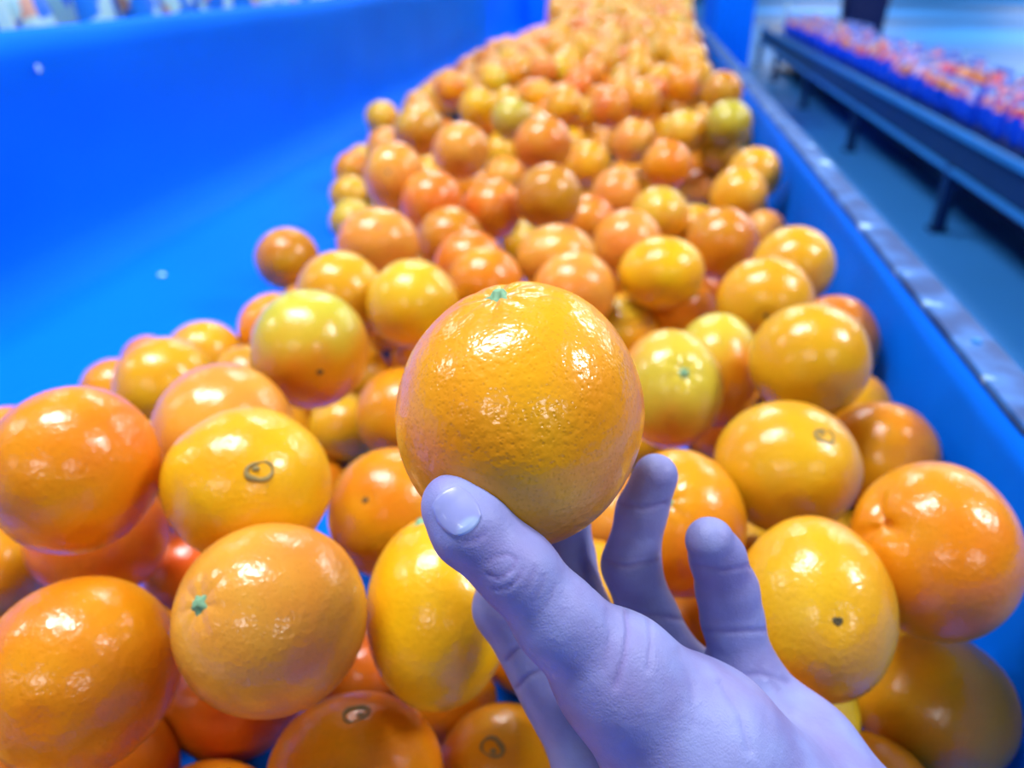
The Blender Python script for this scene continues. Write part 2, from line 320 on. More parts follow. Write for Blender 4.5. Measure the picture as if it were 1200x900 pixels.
# ------------------------------------------------------------------ oranges
LISTED = [
(-0.2666,0.2840,-0.2231,0.0415,208,196,0.963,1.038,'o',0.00,None,'big glossy orange on the left edge under the blue liner corner',82,552),
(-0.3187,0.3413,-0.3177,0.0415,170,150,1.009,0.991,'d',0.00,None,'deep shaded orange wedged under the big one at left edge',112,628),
(-0.4336,0.3669,-0.3848,0.0357,124,124,0.925,1.081,'o',0.00,None,'orange cut off by the left frame edge above the bottom corner one',-4,668),
(-0.2248,0.2077,-0.2750,0.0415,238,232,0.978,1.023,'o',0.00,None,'largest glossy orange in the bottom left corner',88,794),
(-0.1418,0.2294,-0.2501,0.0414,228,223,1.010,0.990,'p',0.15,('stem', 232, 713),'pale orange with green stem dot on its left side',314,727),
(-0.1814,0.2965,-0.2312,0.0401,196,176,1.031,0.970,'Y',0.00,('navel', 299, 553),'shiny orange with a round grey navel ring facing the camera',287,567),
(-0.2291,0.3605,-0.2471,0.0429,172,166,0.987,1.014,'p',0.00,None,'smooth orange right behind the one with the navel ring',262,513),
(-0.3805,0.5271,-0.3150,0.0415,120,112,0.989,1.011,'y',0.20,None,'yellowish orange on the pile edge behind the left big one',193,452),
(-0.5064,0.6235,-0.3852,0.0358,84,84,0.944,1.060,'o',0.00,None,'leftmost orange against the blue liner, half hidden by a yellowish one',137,460),
(-0.4513,0.7027,-0.3790,0.0410,92,84,1.009,0.991,'y',0.00,None,'yellow orange on the left crest against the blue liner',240,418),
(-0.3836,0.6645,-0.3829,0.0377,84,84,0.973,1.028,'y',0.00,None,'orange sliver between the crest and the green-topped one',290,446),
(-0.2141,0.4593,-0.2356,0.0415,136,139,0.973,1.027,'o',0.95,('spot', 371, 432),'round orange with a green-tinged top and orange underside',362,409),
(-0.3892,0.7527,-0.3639,0.0415,84,86,0.968,1.033,'o',0.00,None,'orange peeking out left behind the green-topped one',322,386),
(-0.4434,0.9196,-0.3402,0.0415,77,70,1.034,0.967,'b',0.00,None,'lone brownish orange standing apart on the blue liner',336,303),
(-0.2619,0.6443,-0.2724,0.0423,104,104,0.991,1.009,'y',0.10,None,'pale yellow orange with white glare beside the lone one',402,347),
(-0.1851,0.6184,-0.2652,0.0408,106,104,1.008,0.992,'Y',0.30,None,'lemon yellow orange just left of the held orange',481,356),
(-0.2729,0.7939,-0.2693,0.0415,94,80,1.085,0.922,'p',0.00,('scar', 443, 266),'peach coloured orange with one dark dot, left of centre',443,284),
(-0.2528,0.5958,-0.3868,0.0343,84,82,1.002,0.998,'y',0.10,None,'dull yellow orange sunk in a gap left of the held one',402,508),
(-0.2741,0.6971,-0.3867,0.0345,74,74,0.990,1.010,'y',0.10,None,'small yellow fruit deep in the gap right of green-topped orange',430,440),
(-0.2076,0.7223,-0.3805,0.0398,84,84,0.997,1.003,'o',0.00,None,'orange mostly hidden behind the upper left of the held orange',488,430),
(-0.1809,0.5526,-0.3420,0.0415,108,112,0.978,1.023,'o',0.00,None,'bright orange hugging the left outline of the held orange',472,488),
(-0.1408,0.3886,-0.3153,0.0415,142,150,0.974,1.027,'o',0.00,('scar', 428, 588),'orange with a small scarred dimple beside the thumb tip',457,602),
(-0.2694,0.5542,-0.4355,0.0340,84,84,0.990,1.010,'o',0.00,None,'orange sliver between navel-ring orange and the dimpled one',376,572),
(-0.0786,0.2733,-0.2786,0.0415,166,232,0.862,1.160,'Y',0.00,('stem', 487, 603),'tall bright yellow orange left of the thumb',514,717),
(-0.1138,0.2296,-0.3522,0.0415,204,204,1.049,0.954,'o',0.00,('navel', 409, 845),'half-shaded orange at the bottom edge with brown navel',415,914),
(-0.0464,0.2686,-0.3859,0.0344,150,152,1.050,0.953,'y',0.00,('navel', 577, 880),'orange at the bottom edge left below the hand',590,902),
(-0.1937,0.2193,-0.3956,0.0340,170,156,1.081,0.925,'o',0.00,None,'orange top just showing at the bottom edge',222,950),
(-0.2119,0.2859,-0.3821,0.0380,168,150,1.066,0.938,'r',0.00,None,'shaded dark reddish orange in the gap between two big left ones',250,838),
(-0.2581,0.2319,-0.3840,0.0362,170,160,1.026,0.975,'r',0.00,None,'shaded dark orange in the bottom left gap beside the corner one',168,905),
(-0.3029,0.3961,-0.3961,0.0340,110,110,0.975,1.026,'r',0.00,None,'shaded dark orange squeezed behind the pale one with green stem',222,672),
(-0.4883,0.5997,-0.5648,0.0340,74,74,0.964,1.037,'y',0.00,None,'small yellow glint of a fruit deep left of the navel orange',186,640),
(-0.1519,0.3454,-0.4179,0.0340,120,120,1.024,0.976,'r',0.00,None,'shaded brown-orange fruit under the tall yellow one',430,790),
(0.0387,0.5137,-0.2751,0.0411,120,136,0.930,1.076,'p',0.80,('stem', 803, 437),'orange with a green patch and stem, right of the held one',787,455),
(0.0792,0.5825,-0.2919,0.0419,104,134,0.866,1.154,'o',0.80,None,'yellow-green topped orange behind the stemmed one at right',840,434),
(-0.0036,0.7640,-0.3467,0.0407,90,84,1.031,0.970,'y',0.50,None,'olive yellow orange behind the held orange at upper right',730,386),
(0.0583,0.8169,-0.3397,0.0437,94,86,1.036,0.965,'o',0.00,None,'plain orange touching the olive yellow one',787,366),
(0.0362,0.7670,-0.2774,0.0408,100,84,1.087,0.920,'Y',0.00,None,'bright yellow orange with three glare spots right of centre',775,322),
(0.1266,0.6798,-0.2675,0.0414,112,102,1.024,0.976,'y',0.10,('scar', 900, 370),'golden orange with dark blotch low on its side',898,353),
(0.1697,0.7943,-0.2727,0.0415,98,92,1.006,0.994,'y',0.00,None,'orange behind the golden one near the right wall',930,312),
(0.1328,0.5163,-0.2465,0.0415,142,134,0.995,1.005,'y',0.10,None,'big yellow-orange fruit beside the blue right wall',950,423),
(0.1965,0.6917,-0.3080,0.0416,106,106,0.961,1.040,'b',0.10,None,'shaded orange behind the big yellow one at the right wall',986,400),
(0.1075,0.4208,-0.2748,0.0430,172,152,1.035,0.966,'y',0.00,('navel', 962, 517),'oblate orange with a dark oval navel at upper right',918,551),
(0.1965,0.5131,-0.3204,0.0415,138,132,0.973,1.027,'o',0.05,None,'orange with one white glare dot near the right wall',1040,538),
(0.1676,0.3396,-0.2650,0.0434,206,206,0.947,1.056,'o',0.00,('crease', 1030, 615),'big orange with a folded crease, at the right edge',1095,650),
(0.1010,0.2933,-0.2700,0.0398,188,214,0.923,1.084,'y',0.10,('scar', 989, 726),'tall orange with one black dot beside the palm',966,712),
(0.0429,0.3737,-0.2890,0.0403,148,170,0.929,1.076,'o',0.00,('stem', 790, 587),'orange with pale green stem behind the ring and little finger',806,610),
(0.1949,0.3399,-0.3770,0.0430,196,178,1.023,0.978,'y',0.00,None,'orange in the lower right corner, left half in shadow',1094,846),
(0.1491,0.2840,-0.3918,0.0340,160,160,1.015,0.985,'o',0.00,None,'orange at the bottom edge right of the wrist',1034,922),
(0.0602,0.4060,-0.4055,0.0340,128,104,1.122,0.891,'o',0.00,None,'orange seen between the ring and little finger',806,738),
(0.0223,0.6169,-0.3852,0.0356,88,88,0.995,1.005,'y',0.00,None,'orange edge showing right behind the held orange',748,514),
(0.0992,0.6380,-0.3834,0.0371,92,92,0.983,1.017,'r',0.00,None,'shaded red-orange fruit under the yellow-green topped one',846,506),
(-0.0784,0.8288,-0.2886,0.0415,92,78,1.092,0.916,'p',0.10,None,'peach orange above the stem of the held one',652,302),
(-0.1538,1.1452,-0.3816,0.0391,62,54,1.080,0.926,'y',0.70,None,'small greenish orange left of the peach one behind stem',618,288),
(-0.0504,0.7331,-0.2893,0.0411,96,90,1.035,0.966,'p',0.00,None,'peach orange just behind the top of held orange',674,342),
(-0.1451,0.7514,-0.2953,0.0405,88,88,1.004,0.996,'o',0.00,None,'orange with white streak just behind left of the stem',568,333),
(-0.1774,0.8239,-0.3014,0.0409,84,80,1.030,0.971,'d',0.00,None,'reddish orange behind the white-streaked one',549,310),
(-0.2155,0.8951,-0.2971,0.0422,78,80,0.994,1.006,'b',0.10,None,'amber orange behind the reddish one left of centre',528,282),
(-0.2540,0.9612,-0.2688,0.0413,76,72,1.039,0.963,'d',0.00,None,'pinkish red orange in the left middle of the pile',504,237),
(-0.1843,1.0142,-0.2892,0.0415,66,76,0.943,1.060,'d',0.00,None,'deep orange fruit in the middle of the pile',577,245),
(-0.1032,0.9650,-0.2569,0.0415,76,76,1.014,0.986,'b',0.00,None,'large amber orange in the centre of the pile',643,231),
(-0.3170,1.0090,-0.2486,0.0426,68,80,0.933,1.072,'p',0.00,('scar', 457, 203),'pale tan orange with dot on left slope of pile',464,208),
(-0.5849,1.5758,-0.3799,0.0405,46,44,1.031,0.970,'o',0.00,None,'small orange at the far left tip on blue liner',413,200),
(-0.5229,1.3823,-0.3812,0.0395,50,48,1.024,0.976,'y',0.10,None,'small yellow orange under the left tip one',410,230),
(-0.4634,1.2249,-0.3814,0.0393,52,56,0.964,1.037,'y',0.50,None,'green-yellow orange half hidden by the dotted peach one',413,260),
(-0.3477,1.2581,-0.2350,0.0415,60,60,1.022,0.978,'b',0.30,None,'olive brown orange high on the left slope',491,153),
(-0.6155,1.8986,-0.3267,0.0415,40,40,1.021,0.979,'y',0.30,None,'small yellow-green orange at the upper left pile edge',448,138),
(-0.5205,1.6139,-0.3364,0.0415,46,46,1.016,0.984,'p',0.00,None,'pale orange below the upper left edge one',452,172),
(-0.2479,1.1154,-0.2353,0.0415,68,66,1.036,0.965,'p',0.00,None,'pale glaring orange right of the olive brown one',540,177),
(-0.2800,1.2980,-0.3348,0.0415,56,56,1.015,0.985,'o',0.00,None,'amber orange below the pale glaring one',547,220),
(-0.2530,1.5394,-0.3717,0.0415,46,50,0.976,1.025,'p',0.00,None,'small peach fruit between amber and deep ones',592,207),
(-0.2901,1.7091,-0.3591,0.0415,44,44,1.022,0.979,'Y',0.10,None,'lemon yellow fruit in upper middle of the pile',587,178),
(-0.1307,1.1263,-0.2243,0.0415,74,62,1.117,0.895,'d',0.00,None,'vivid red-orange fruit in upper middle of the pile',636,169),
(-0.0813,1.4336,-0.3175,0.0415,52,54,0.998,1.002,'y',0.10,None,'yellow fruit right of the vivid red-orange one',690,192),
(-0.0595,1.1054,-0.3299,0.0404,66,62,1.040,0.961,'d',0.00,None,'red-orange fruit right of the central amber one',690,263),
(-0.0252,1.2687,-0.3288,0.0415,62,56,1.063,0.941,'p',0.00,None,'peach fruit above the red-orange one right of centre',722,228),
(-0.0012,0.9035,-0.2930,0.0415,80,80,1.003,0.997,'p',0.00,None,'peach amber orange left of bright yellow glare-spotted one',735,286),
(0.0406,1.0830,-0.3082,0.0415,74,64,1.078,0.928,'y',0.35,None,'olive amber orange right of centre',773,253),
(0.0552,1.3389,-0.2935,0.0415,60,56,1.045,0.957,'o',0.00,None,'orange with dark underside in right upper pile',782,193),
(0.1065,0.8881,-0.2816,0.0415,84,84,0.990,1.010,'b',0.00,None,'big shaded amber orange in front of right wall',846,285),
(0.1552,1.1661,-0.2964,0.0415,74,60,1.104,0.906,'y',0.20,None,'yellow orange with round glare near the right wall',866,229),
(0.1866,1.2611,-0.2863,0.0415,66,60,1.043,0.959,'y',0.10,None,'golden orange touching the right wall',884,204),
(0.1568,1.5189,-0.3046,0.0419,52,54,0.985,1.015,'y',0.40,None,'yellow orange higher up beside the right wall',843,178),
(0.1265,1.5151,-0.3795,0.0408,52,48,1.042,0.960,'p',0.00,None,'pale peach fruit left of the round-glare yellow one',820,222),
(0.1600,1.4638,-0.2453,0.0409,58,52,1.065,0.939,'g',0.50,None,'dark green-tinged orange against the right wall',852,146),
(0.1652,1.7030,-0.2252,0.0415,48,50,0.995,1.005,'b',0.20,None,'brown amber orange up the right wall',846,108),
(0.0859,1.4861,-0.2687,0.0416,56,52,1.051,0.951,'y',0.40,None,'olive yellow fruit left of the green-tinged one',803,156),
(0.0062,1.7608,-0.2500,0.0415,46,46,1.025,0.975,'o',0.00,None,'amber orange in the far right half of the pile',752,116),
(-0.0045,1.5037,-0.2894,0.0415,52,52,1.017,0.983,'p',0.20,None,'tan orange in the upper right pile',742,166),
(-0.0575,1.6979,-0.2593,0.0415,48,46,1.048,0.954,'d',0.00,None,'deep orange fruit far up the middle of the pile',715,126),
(-0.2451,1.5779,-0.2681,0.0415,50,48,1.049,0.953,'g',0.50,None,'grey-green orange far up the left middle',600,140),
(-0.3427,1.7251,-0.2684,0.0415,46,44,1.053,0.949,'Y',0.10,None,'bright yellow orange far up the left slope',560,125),
(-0.4805,2.0630,-0.2786,0.0415,38,38,1.033,0.968,'o',0.00,None,'orange at the left rim of the far slope',528,104),
(-0.5734,2.4189,-0.3782,0.0415,34,30,1.095,0.913,'o',0.00,None,'small orange just below the left rim one',525,125),
(-0.1604,1.7544,-0.2685,0.0415,46,44,1.053,0.950,'y',0.20,None,'gold orange far up the centre',660,125),
(0.0997,1.9723,-0.2475,0.0415,42,42,1.023,0.977,'o',0.00,None,'orange below the far yellow cluster',800,100),
(0.1566,2.3302,-0.2650,0.0415,36,36,1.023,0.977,'y',0.00,None,'pale yellow orange in the far right cluster',818,88),
(-0.0700,1.9191,-0.3790,0.0412,40,40,1.019,0.981,'p',0.10,None,'small peach orange just right of the far red-orange one',710,170),
(0.0387,1.5238,-0.3705,0.0415,50,50,1.008,0.992,'y',0.10,None,'small golden orange peeking out behind the olive amber one',765,215),
(-0.0464,1.1647,-0.3801,0.0405,60,60,1.005,0.995,'d',0.00,None,'red orange half hidden between two peach ones',700,285),
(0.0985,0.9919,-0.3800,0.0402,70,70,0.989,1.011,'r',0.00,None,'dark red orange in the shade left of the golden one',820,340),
]
# x, y, z, radius (mm), tint index (yellow and pale favoured: far glare put into colour), show-as-individual
FILL = [
(-173,42157,-1594,392,4,0),(-8,46788,-1336,414,0,0),(-2789,41352,-1518,427,0,0),(-1153,29909,-2010,388,3,1),(-2367,43603,-1416,390,0,0),(-1079,27662,-2144,400,4,1),
(-6332,42693,-3769,431,4,0),(-6518,38067,-3797,403,5,0),(-5,29463,-1970,408,0,1),(-2732,46075,-1372,409,0,0),(-3563,653,-3791,409,3,0),(-1150,37845,-1583,419,3,0),
(458,43010,-1498,386,5,0),(214,35862,-1800,420,3,0),(1644,37640,-1744,427,3,1),(36,40525,-1499,387,0,0),(-1588,31008,-1847,425,5,1),(725,33881,-1870,429,1,1),
(-3417,11704,-3413,416,0,0),(-395,3618,-3788,412,0,1),(-6515,35810,-3813,387,3,0),(-2411,18113,-3190,420,3,1),(1962,4205,-3814,386,4,1),(-395,20880,-2537,390,5,1),
(1217,10672,-3806,394,3,0),(-3040,40414,-1526,390,3,0),(-85,18448,-3169,428,5,1),(-321,41368,-1484,426,5,0),(-1101,39906,-1630,420,0,0),(-6285,44024,-3792,408,1,0),
(-1597,21173,-2733,410,1,1),(-847,35214,-1646,410,4,1),(-2849,35458,-1631,399,1,1),(-85,39672,-1522,405,3,1),(-2063,31786,-1957,403,3,1),(-3530,13609,-3765,435,5,0),
(335,38884,-1526,406,5,1),(-7243,36168,-3780,420,5,0),(1648,9413,-3804,396,4,0),(-6531,29988,-3812,388,3,0),(-7546,45193,-3810,390,4,0),(-681,677,-3782,418,0,0),
(-6970,39761,-3805,395,0,0),(-1574,14352,-3795,405,4,0),(-4969,5266,-3803,397,4,0),(1268,34670,-1730,395,3,0),(-1899,618,-3772,428,0,0),(-3184,38157,-1486,405,3,1),
(-3945,1769,-3812,388,0,0),(-2110,44816,-1535,416,4,0),(-2009,35309,-1702,424,5,1),(-2974,27305,-2142,389,5,1),(-2422,1507,-3780,420,3,0),(1282,38404,-1668,386,3,0),
(1148,39880,-1622,382,0,0),(-469,24534,-2463,404,1,1),(-2808,31035,-2018,389,3,1),(-3395,22033,-2575,401,0,1),(-370,32702,-1796,396,3,1),(-2117,18880,-3170,394,1,1),
(-68,38133,-1692,405,5,1),(-2860,33428,-1697,428,3,1),(-2107,46548,-1464,383,3,0),(-7243,30965,-3806,394,0,1),(1642,42596,-1542,407,5,0),(1301,28243,-2031,383,5,1),
(-1182,41204,-1652,385,5,0),(-1612,25378,-2212,404,4,1),(-6321,36579,-3785,415,4,0),(284,28224,-2156,432,3,1),(-4154,66,-3767,433,5,0),(-1925,41345,-1569,383,5,0),
(-2029,27290,-2216,432,3,1),(1137,23948,-2434,402,3,1),(-1043,46506,-1412,402,3,0),(-6767,4126,-3786,414,1,0),(-478,45099,-1440,427,3,0),(-3434,18301,-3193,396,1,1),
(-5081,3373,-3794,406,5,0),(-6866,34032,-3810,390,3,1),(-733,5469,-3791,409,3,0),(-4096,15488,-3786,414,4,1),(-2755,37336,-1582,405,4,1),(-2706,20327,-2875,408,5,1),
(-1414,19461,-3091,388,0,1),(-6418,32954,-3772,428,5,0),(-79,22455,-2471,405,3,1),(-3779,21249,-2645,389,4,1),(581,45689,-1494,404,4,0),(-981,26020,-2289,397,3,1),
(-2981,32520,-1877,395,4,1),(-6947,32237,-3767,433,1,1),(1023,36429,-1567,406,3,1),(-54,23765,-2300,397,4,1),(-1642,32529,-1944,398,3,0),(-1563,36744,-1781,424,0,0),
(-585,31040,-2003,413,5,1),(-2114,24419,-2464,431,4,1),(-1308,21952,-2487,392,5,1),(-302,26939,-2078,388,3,1),(-1256,77,-3779,421,4,0),(-4065,40172,-1627,432,3,0),
(1547,46163,-1389,431,3,0),(-1737,39228,-1546,427,0,0),(-5877,35019,-3480,399,3,0),(-4051,41078,-1541,405,5,0),(-857,43307,-1543,413,1,0),(111,33320,-1677,403,3,1),
(-5671,39239,-3699,384,5,0),(823,27471,-2036,427,4,1),(1266,26396,-2255,425,0,1),(-3324,15132,-3769,431,3,0),(-7301,41624,-3818,382,5,0),(-1283,33781,-1723,410,5,1),
(-766,37051,-1683,431,3,1),(-3755,42841,-1550,426,3,0),(-2987,26332,-2240,417,0,1),(1506,43592,-1423,434,5,0),(-2938,29203,-2031,395,4,1),(-7063,37016,-3795,405,0,0),
(310,20519,-2738,391,1,1),(-551,4415,-3791,409,0,1),(-6644,46604,-3765,435,0,0),(-3867,46680,-1448,393,1,0),(-4370,2517,-3786,414,0,0),(-2803,42974,-1510,389,1,0),
(-7256,29449,-3809,391,3,1),(-3297,45172,-1421,416,5,0),(-3081,-2,-3803,397,4,0),(-586,36230,-1749,401,4,0),(-1606,45486,-1605,381,3,0),(-6038,39955,-3767,433,3,0),
(-3161,19649,-3003,426,3,1),(-19,30361,-2021,383,4,0),(-5426,46641,-3201,386,5,0),(1126,32582,-1710,417,0,1),(-4356,13584,-3800,400,4,1),(-5547,41530,-3179,386,4,0),
(1463,29784,-2037,385,4,1),(-2320,36225,-1586,382,5,1),(-7031,205,-3809,391,4,0),(-4028,45745,-1396,382,5,0),(-3329,25244,-2429,427,5,1),(-2566,39147,-1622,418,4,0),
(-4240,44568,-1423,427,5,0),(-2065,29465,-1938,423,1,1),(-3389,43851,-1404,414,3,0),(-5631,45735,-3222,403,1,0),(-2134,38141,-1481,400,4,1),(-3687,39273,-1516,392,0,0),
(-1188,12153,-3799,401,5,0),(-5377,37787,-3139,420,3,0),(-5407,43147,-3154,403,0,0),(-1902,42728,-1489,397,0,0),(-6847,25981,-3789,411,3,1),(-4322,43738,-1532,424,0,0),
(1018,31789,-1963,414,1,0),(-7346,43354,-3808,392,3,0),(1137,41222,-1528,419,5,0),(-1087,29061,-2161,422,4,1),(-4679,14636,-3809,391,3,0),(277,34976,-1652,393,0,1),
(-568,6548,-3803,397,0,0),(-2830,46921,-1370,405,3,0),(854,37517,-1537,408,3,1),(-3022,24194,-2456,384,3,1),(-5976,108,-3800,400,3,0),(420,11755,-3788,412,4,0),
(665,16542,-3399,417,5,1),(-319,31906,-1838,411,4,1),(-3072,4915,-3791,409,4,0),(1207,45181,-1475,386,1,0),(-5801,33337,-3434,385,0,0),(564,25405,-2218,417,3,1),
(1447,44427,-1394,411,1,0),(-1127,44195,-1426,384,5,0),(-5738,4488,-3802,398,4,0),(-5834,43356,-3793,407,1,0),(1092,30986,-1805,416,4,1),(-7294,40554,-3797,403,0,1),
(629,22053,-2621,391,3,1),(493,26636,-2333,397,5,0),(-6174,45908,-3785,415,5,0),(-3280,22829,-2556,413,3,1),(-4644,46496,-1422,397,0,0),(-394,20047,-2719,408,5,1),
(-1845,40189,-1524,380,0,0),(-7653,4616,-3816,384,5,0),(-2111,22496,-2502,425,4,1),(-1724,28322,-2035,433,5,1),(-1407,15815,-3552,412,0,1),(-6520,31426,-3785,415,5,1),
(1672,39151,-1501,381,3,1),(-7490,46586,-3805,395,5,1),(-1065,31665,-1984,382,5,1),(-3227,8399,-3748,399,0,0),(90,19375,-2976,384,0,1),(-4859,18087,-3171,393,3,1),
(-2233,34297,-1835,431,5,1),(-5004,-126,-3780,420,0,0),(-6204,41064,-3788,412,4,0),(-6754,44983,-3819,381,3,0),(1180,35652,-1769,390,4,0),(-6751,38841,-3799,401,5,0),
(-7623,44335,-3801,399,1,0),(-982,23390,-2354,424,1,1),(-6807,28509,-3773,427,3,0),(-3253,34439,-1736,426,3,1),(-3354,2318,-3780,420,5,1),(-4335,41905,-1529,415,0,0),
(-2230,23577,-2503,395,5,1),(-1140,42096,-1564,422,5,0),(-3696,37330,-1750,423,0,0),(972,24709,-2300,381,3,1),(-5938,31440,-3185,430,0,1),(-6015,3161,-3769,431,1,0),
(-7328,34844,-3777,423,5,1),(-1862,26258,-2329,386,3,1),(-540,34428,-1755,430,4,1),(-825,39148,-1625,391,3,0),(667,44310,-1597,412,3,0),(-2711,28351,-2089,401,4,1),
(1342,29020,-2080,397,0,0),(180,2234,-3806,394,3,0),(-5456,40020,-3214,387,0,0),(-1436,13566,-3813,387,3,0),(-5819,37697,-3801,399,1,0),(-2051,16902,-3538,395,3,0),
(-5630,34088,-3115,418,3,1),(-5789,40699,-3243,380,3,0),(-1863,20222,-2959,431,0,1),(-4363,16578,-3734,409,0,0),(536,21275,-2581,402,3,1),(-7009,27376,-3796,404,5,1),
(-5838,44857,-3790,410,0,0),(-5797,37039,-3371,407,4,0),(1763,40703,-1610,382,4,0),(-4682,4409,-3804,396,5,1),(-68,26083,-2330,399,1,1),(-7545,38891,-3805,395,1,0),
(-137,43938,-1517,417,0,0),(-7201,33169,-3805,395,4,0),(-371,46038,-1508,384,0,0),(-6964,45852,-3812,388,4,0),(-1496,1321,-3809,391,4,0),(-2399,30307,-2014,416,1,1),
(-5746,36237,-3321,413,0,0),(-3601,35400,-1836,387,4,1),(265,31265,-2016,434,4,1),(-7756,-115,-3791,409,4,0),(-1226,26846,-2112,384,5,1),(-3650,36206,-1651,386,3,1),
(-2550,21758,-2400,400,5,1),(-3079,7623,-3798,402,3,1),(-3089,10659,-3144,399,4,1),(-2498,25413,-2235,414,3,1),(639,30004,-1880,386,3,1),(-6340,29216,-3797,403,3,0),
(-3964,38202,-1712,389,3,1),(1952,10226,-3772,428,5,0),(-270,25323,-2422,401,3,1),(354,36879,-1777,380,3,0),(-7550,38016,-3818,382,5,0),(822,46514,-1492,390,5,0),
(1885,46935,-1533,382,0,0),(1939,8709,-3654,390,5,0),(-3265,1411,-3815,385,1,0),(-5088,16910,-3814,386,0,0),(-7593,42575,-3766,434,5,1),(-1317,35921,-1599,409,3,1),
(-1346,34578,-1700,397,4,1),(1455,15906,-3412,408,3,1),(-3226,42140,-1626,383,3,0),(927,42242,-1606,401,1,0),(-2368,19532,-2750,380,4,1),(-5868,32567,-3318,396,0,0),
(1526,33677,-1830,391,0,1),(-3907,14446,-3815,385,0,0),(-5717,43894,-3201,385,3,0),(-1263,24613,-2476,403,5,1),(-2286,-142,-3786,414,5,0),(-6542,41776,-3813,387,3,0),
(-2017,33462,-1825,388,4,1),(-6534,34803,-3816,384,5,0),(-5800,42018,-3802,398,0,0),(-4821,45686,-1740,389,3,0),(-5430,38805,-3067,417,0,1),(-403,-94,-3816,384,0,0),
(-643,1520,-3766,434,4,0),(1488,25269,-2435,380,4,1),(1962,-151,-3820,380,3,0),(802,4721,-3792,408,3,1),(-6928,24956,-3815,385,4,1),(-2403,42127,-1653,398,0,0),
(1813,41747,-1466,404,0,0),(-5878,46992,-3767,433,3,0),(-3596,16207,-3794,406,3,0),(-2513,8779,-3817,383,3,0),(-2750,32012,-2419,380,3,0),(-1279,46152,-2173,423,3,0),
(633,37821,-2282,420,5,0),(-2386,29247,-2665,409,5,0),(1978,17729,-3374,387,5,0),(-3129,39602,-2233,434,4,0),(-68,41349,-2244,384,4,0),(-7101,21923,-3814,386,0,0),
(614,17283,-3669,382,1,0),(-3691,31428,-2532,430,3,0),(-817,30423,-2535,429,4,0),(-139,23190,-2860,423,5,0),(-4874,45989,-2597,420,0,0),(1931,6438,-3794,406,4,0),
(-4171,24675,-2954,382,4,0),(636,36394,-2305,391,4,0),(-324,33816,-2365,416,0,0),(-3658,40650,-2220,396,0,0),(980,18337,-3565,387,5,0),(-1412,43620,-2050,381,5,0),
(-841,32662,-2498,400,0,0),(-2533,26836,-2715,382,4,0),(-240,27795,-2751,384,3,0),(-3536,27191,-2783,416,0,0),(1383,39118,-2245,381,4,0),(-2523,33007,-2406,398,5,0),
(-5832,38486,-3797,403,0,0),(1759,25788,-2949,381,0,0),(-2280,38101,-2277,417,4,0),(198,45023,-2172,383,1,0),(-2691,10166,-3793,398,4,1),(-1534,33662,-2488,406,4,0),
(1418,30596,-2599,433,3,0),(1972,13735,-3792,408,5,0),(-4507,17707,-3780,420,3,0),(-1309,16566,-3800,400,0,0),(-3731,44684,-2203,389,3,0),(-5188,2546,-3801,399,0,0),
(1991,7710,-3811,389,0,0),(-3876,30611,-2590,418,3,1),(538,34607,-2290,396,4,0),(-2401,36777,-2235,390,4,0),(330,24839,-2809,386,5,1),(-385,40307,-2229,396,3,0),
(1512,24505,-2888,418,0,0),(-2106,40927,-2264,415,5,0),(-3533,20375,-3203,426,1,0),(56,21183,-3178,383,3,0),(-2292,39994,-2173,410,0,0),(-2592,44167,-2094,396,3,0),
(-3540,45650,-2017,394,4,0),(-517,22135,-3044,392,1,0),(-1907,37366,-2326,383,5,0),(-4417,23522,-2812,406,3,1),(1371,36938,-2146,399,4,0),(-3344,28126,-2705,402,3,0),
(-1280,38414,-2236,424,3,0),(-591,29564,-2721,415,1,0),(-700,8522,-3819,381,3,0),(1759,28562,-2744,420,3,1),(-2734,732,-3776,424,0,0),(-695,37852,-2295,392,1,0),
(-5169,35365,-3042,402,3,0),(-715,44599,-2053,396,5,0),(-1455,8138,-3807,393,5,0),(673,32949,-2408,421,0,0),(1271,7413,-3815,385,3,1),(-1825,28000,-2818,427,3,0),
(-899,28330,-2792,395,0,0),(-4300,26898,-2728,402,4,1),(-1764,35988,-2246,388,3,0),(-871,46862,-2114,386,5,0),(-3122,14331,-3796,404,0,0),(866,25895,-2807,411,4,0),
(-1567,25270,-3004,394,3,0),(-967,24099,-2990,391,0,0),(-2536,45427,-1973,389,3,0),(-3620,38799,-2220,386,3,0),(1878,11222,-3808,392,3,0),(-3686,9342,-3805,395,1,0),
(-2234,7977,-3819,381,4,0),(-3849,32707,-2504,406,5,1),(1744,36045,-2298,406,0,0),(-3381,35930,-2409,432,5,0),(-943,26629,-2825,410,3,0),(-2753,18688,-3754,392,5,0),
(629,27672,-2803,398,4,0),(-1186,7127,-3780,420,4,0),(898,29667,-2651,432,4,0),(-2698,21996,-3156,423,5,0),(462,28942,-2596,402,3,0),(1536,41243,-2260,423,5,0),
(-1606,31346,-2588,391,0,0),(312,10466,-3798,402,5,0),(503,23686,-3103,421,5,0),(-3397,46928,-2062,428,5,0),(1934,16695,-3116,408,3,1),(-913,42575,-2220,423,3,0),
(-4142,22369,-3033,429,5,1),(1004,42906,-2071,420,5,0),(-953,20571,-3033,430,0,1),(1581,27356,-2849,427,5,0),(-5224,45045,-3137,416,3,0),(-1530,23444,-3113,420,1,0),
(413,39562,-2118,387,5,0),(-2863,25770,-2981,381,3,0),(-3047,21291,-3159,380,0,0),(1665,35202,-2413,398,0,0),(-867,15291,-3806,394,3,1),(-1800,46787,-2133,387,5,0),
(-3298,33868,-2326,381,3,0),(1952,45359,-2174,428,4,0),(-241,13751,-3815,385,0,0),(-4495,25766,-2953,418,5,1),(-825,34798,-2417,388,3,0),(-1900,12636,-3771,429,5,0),
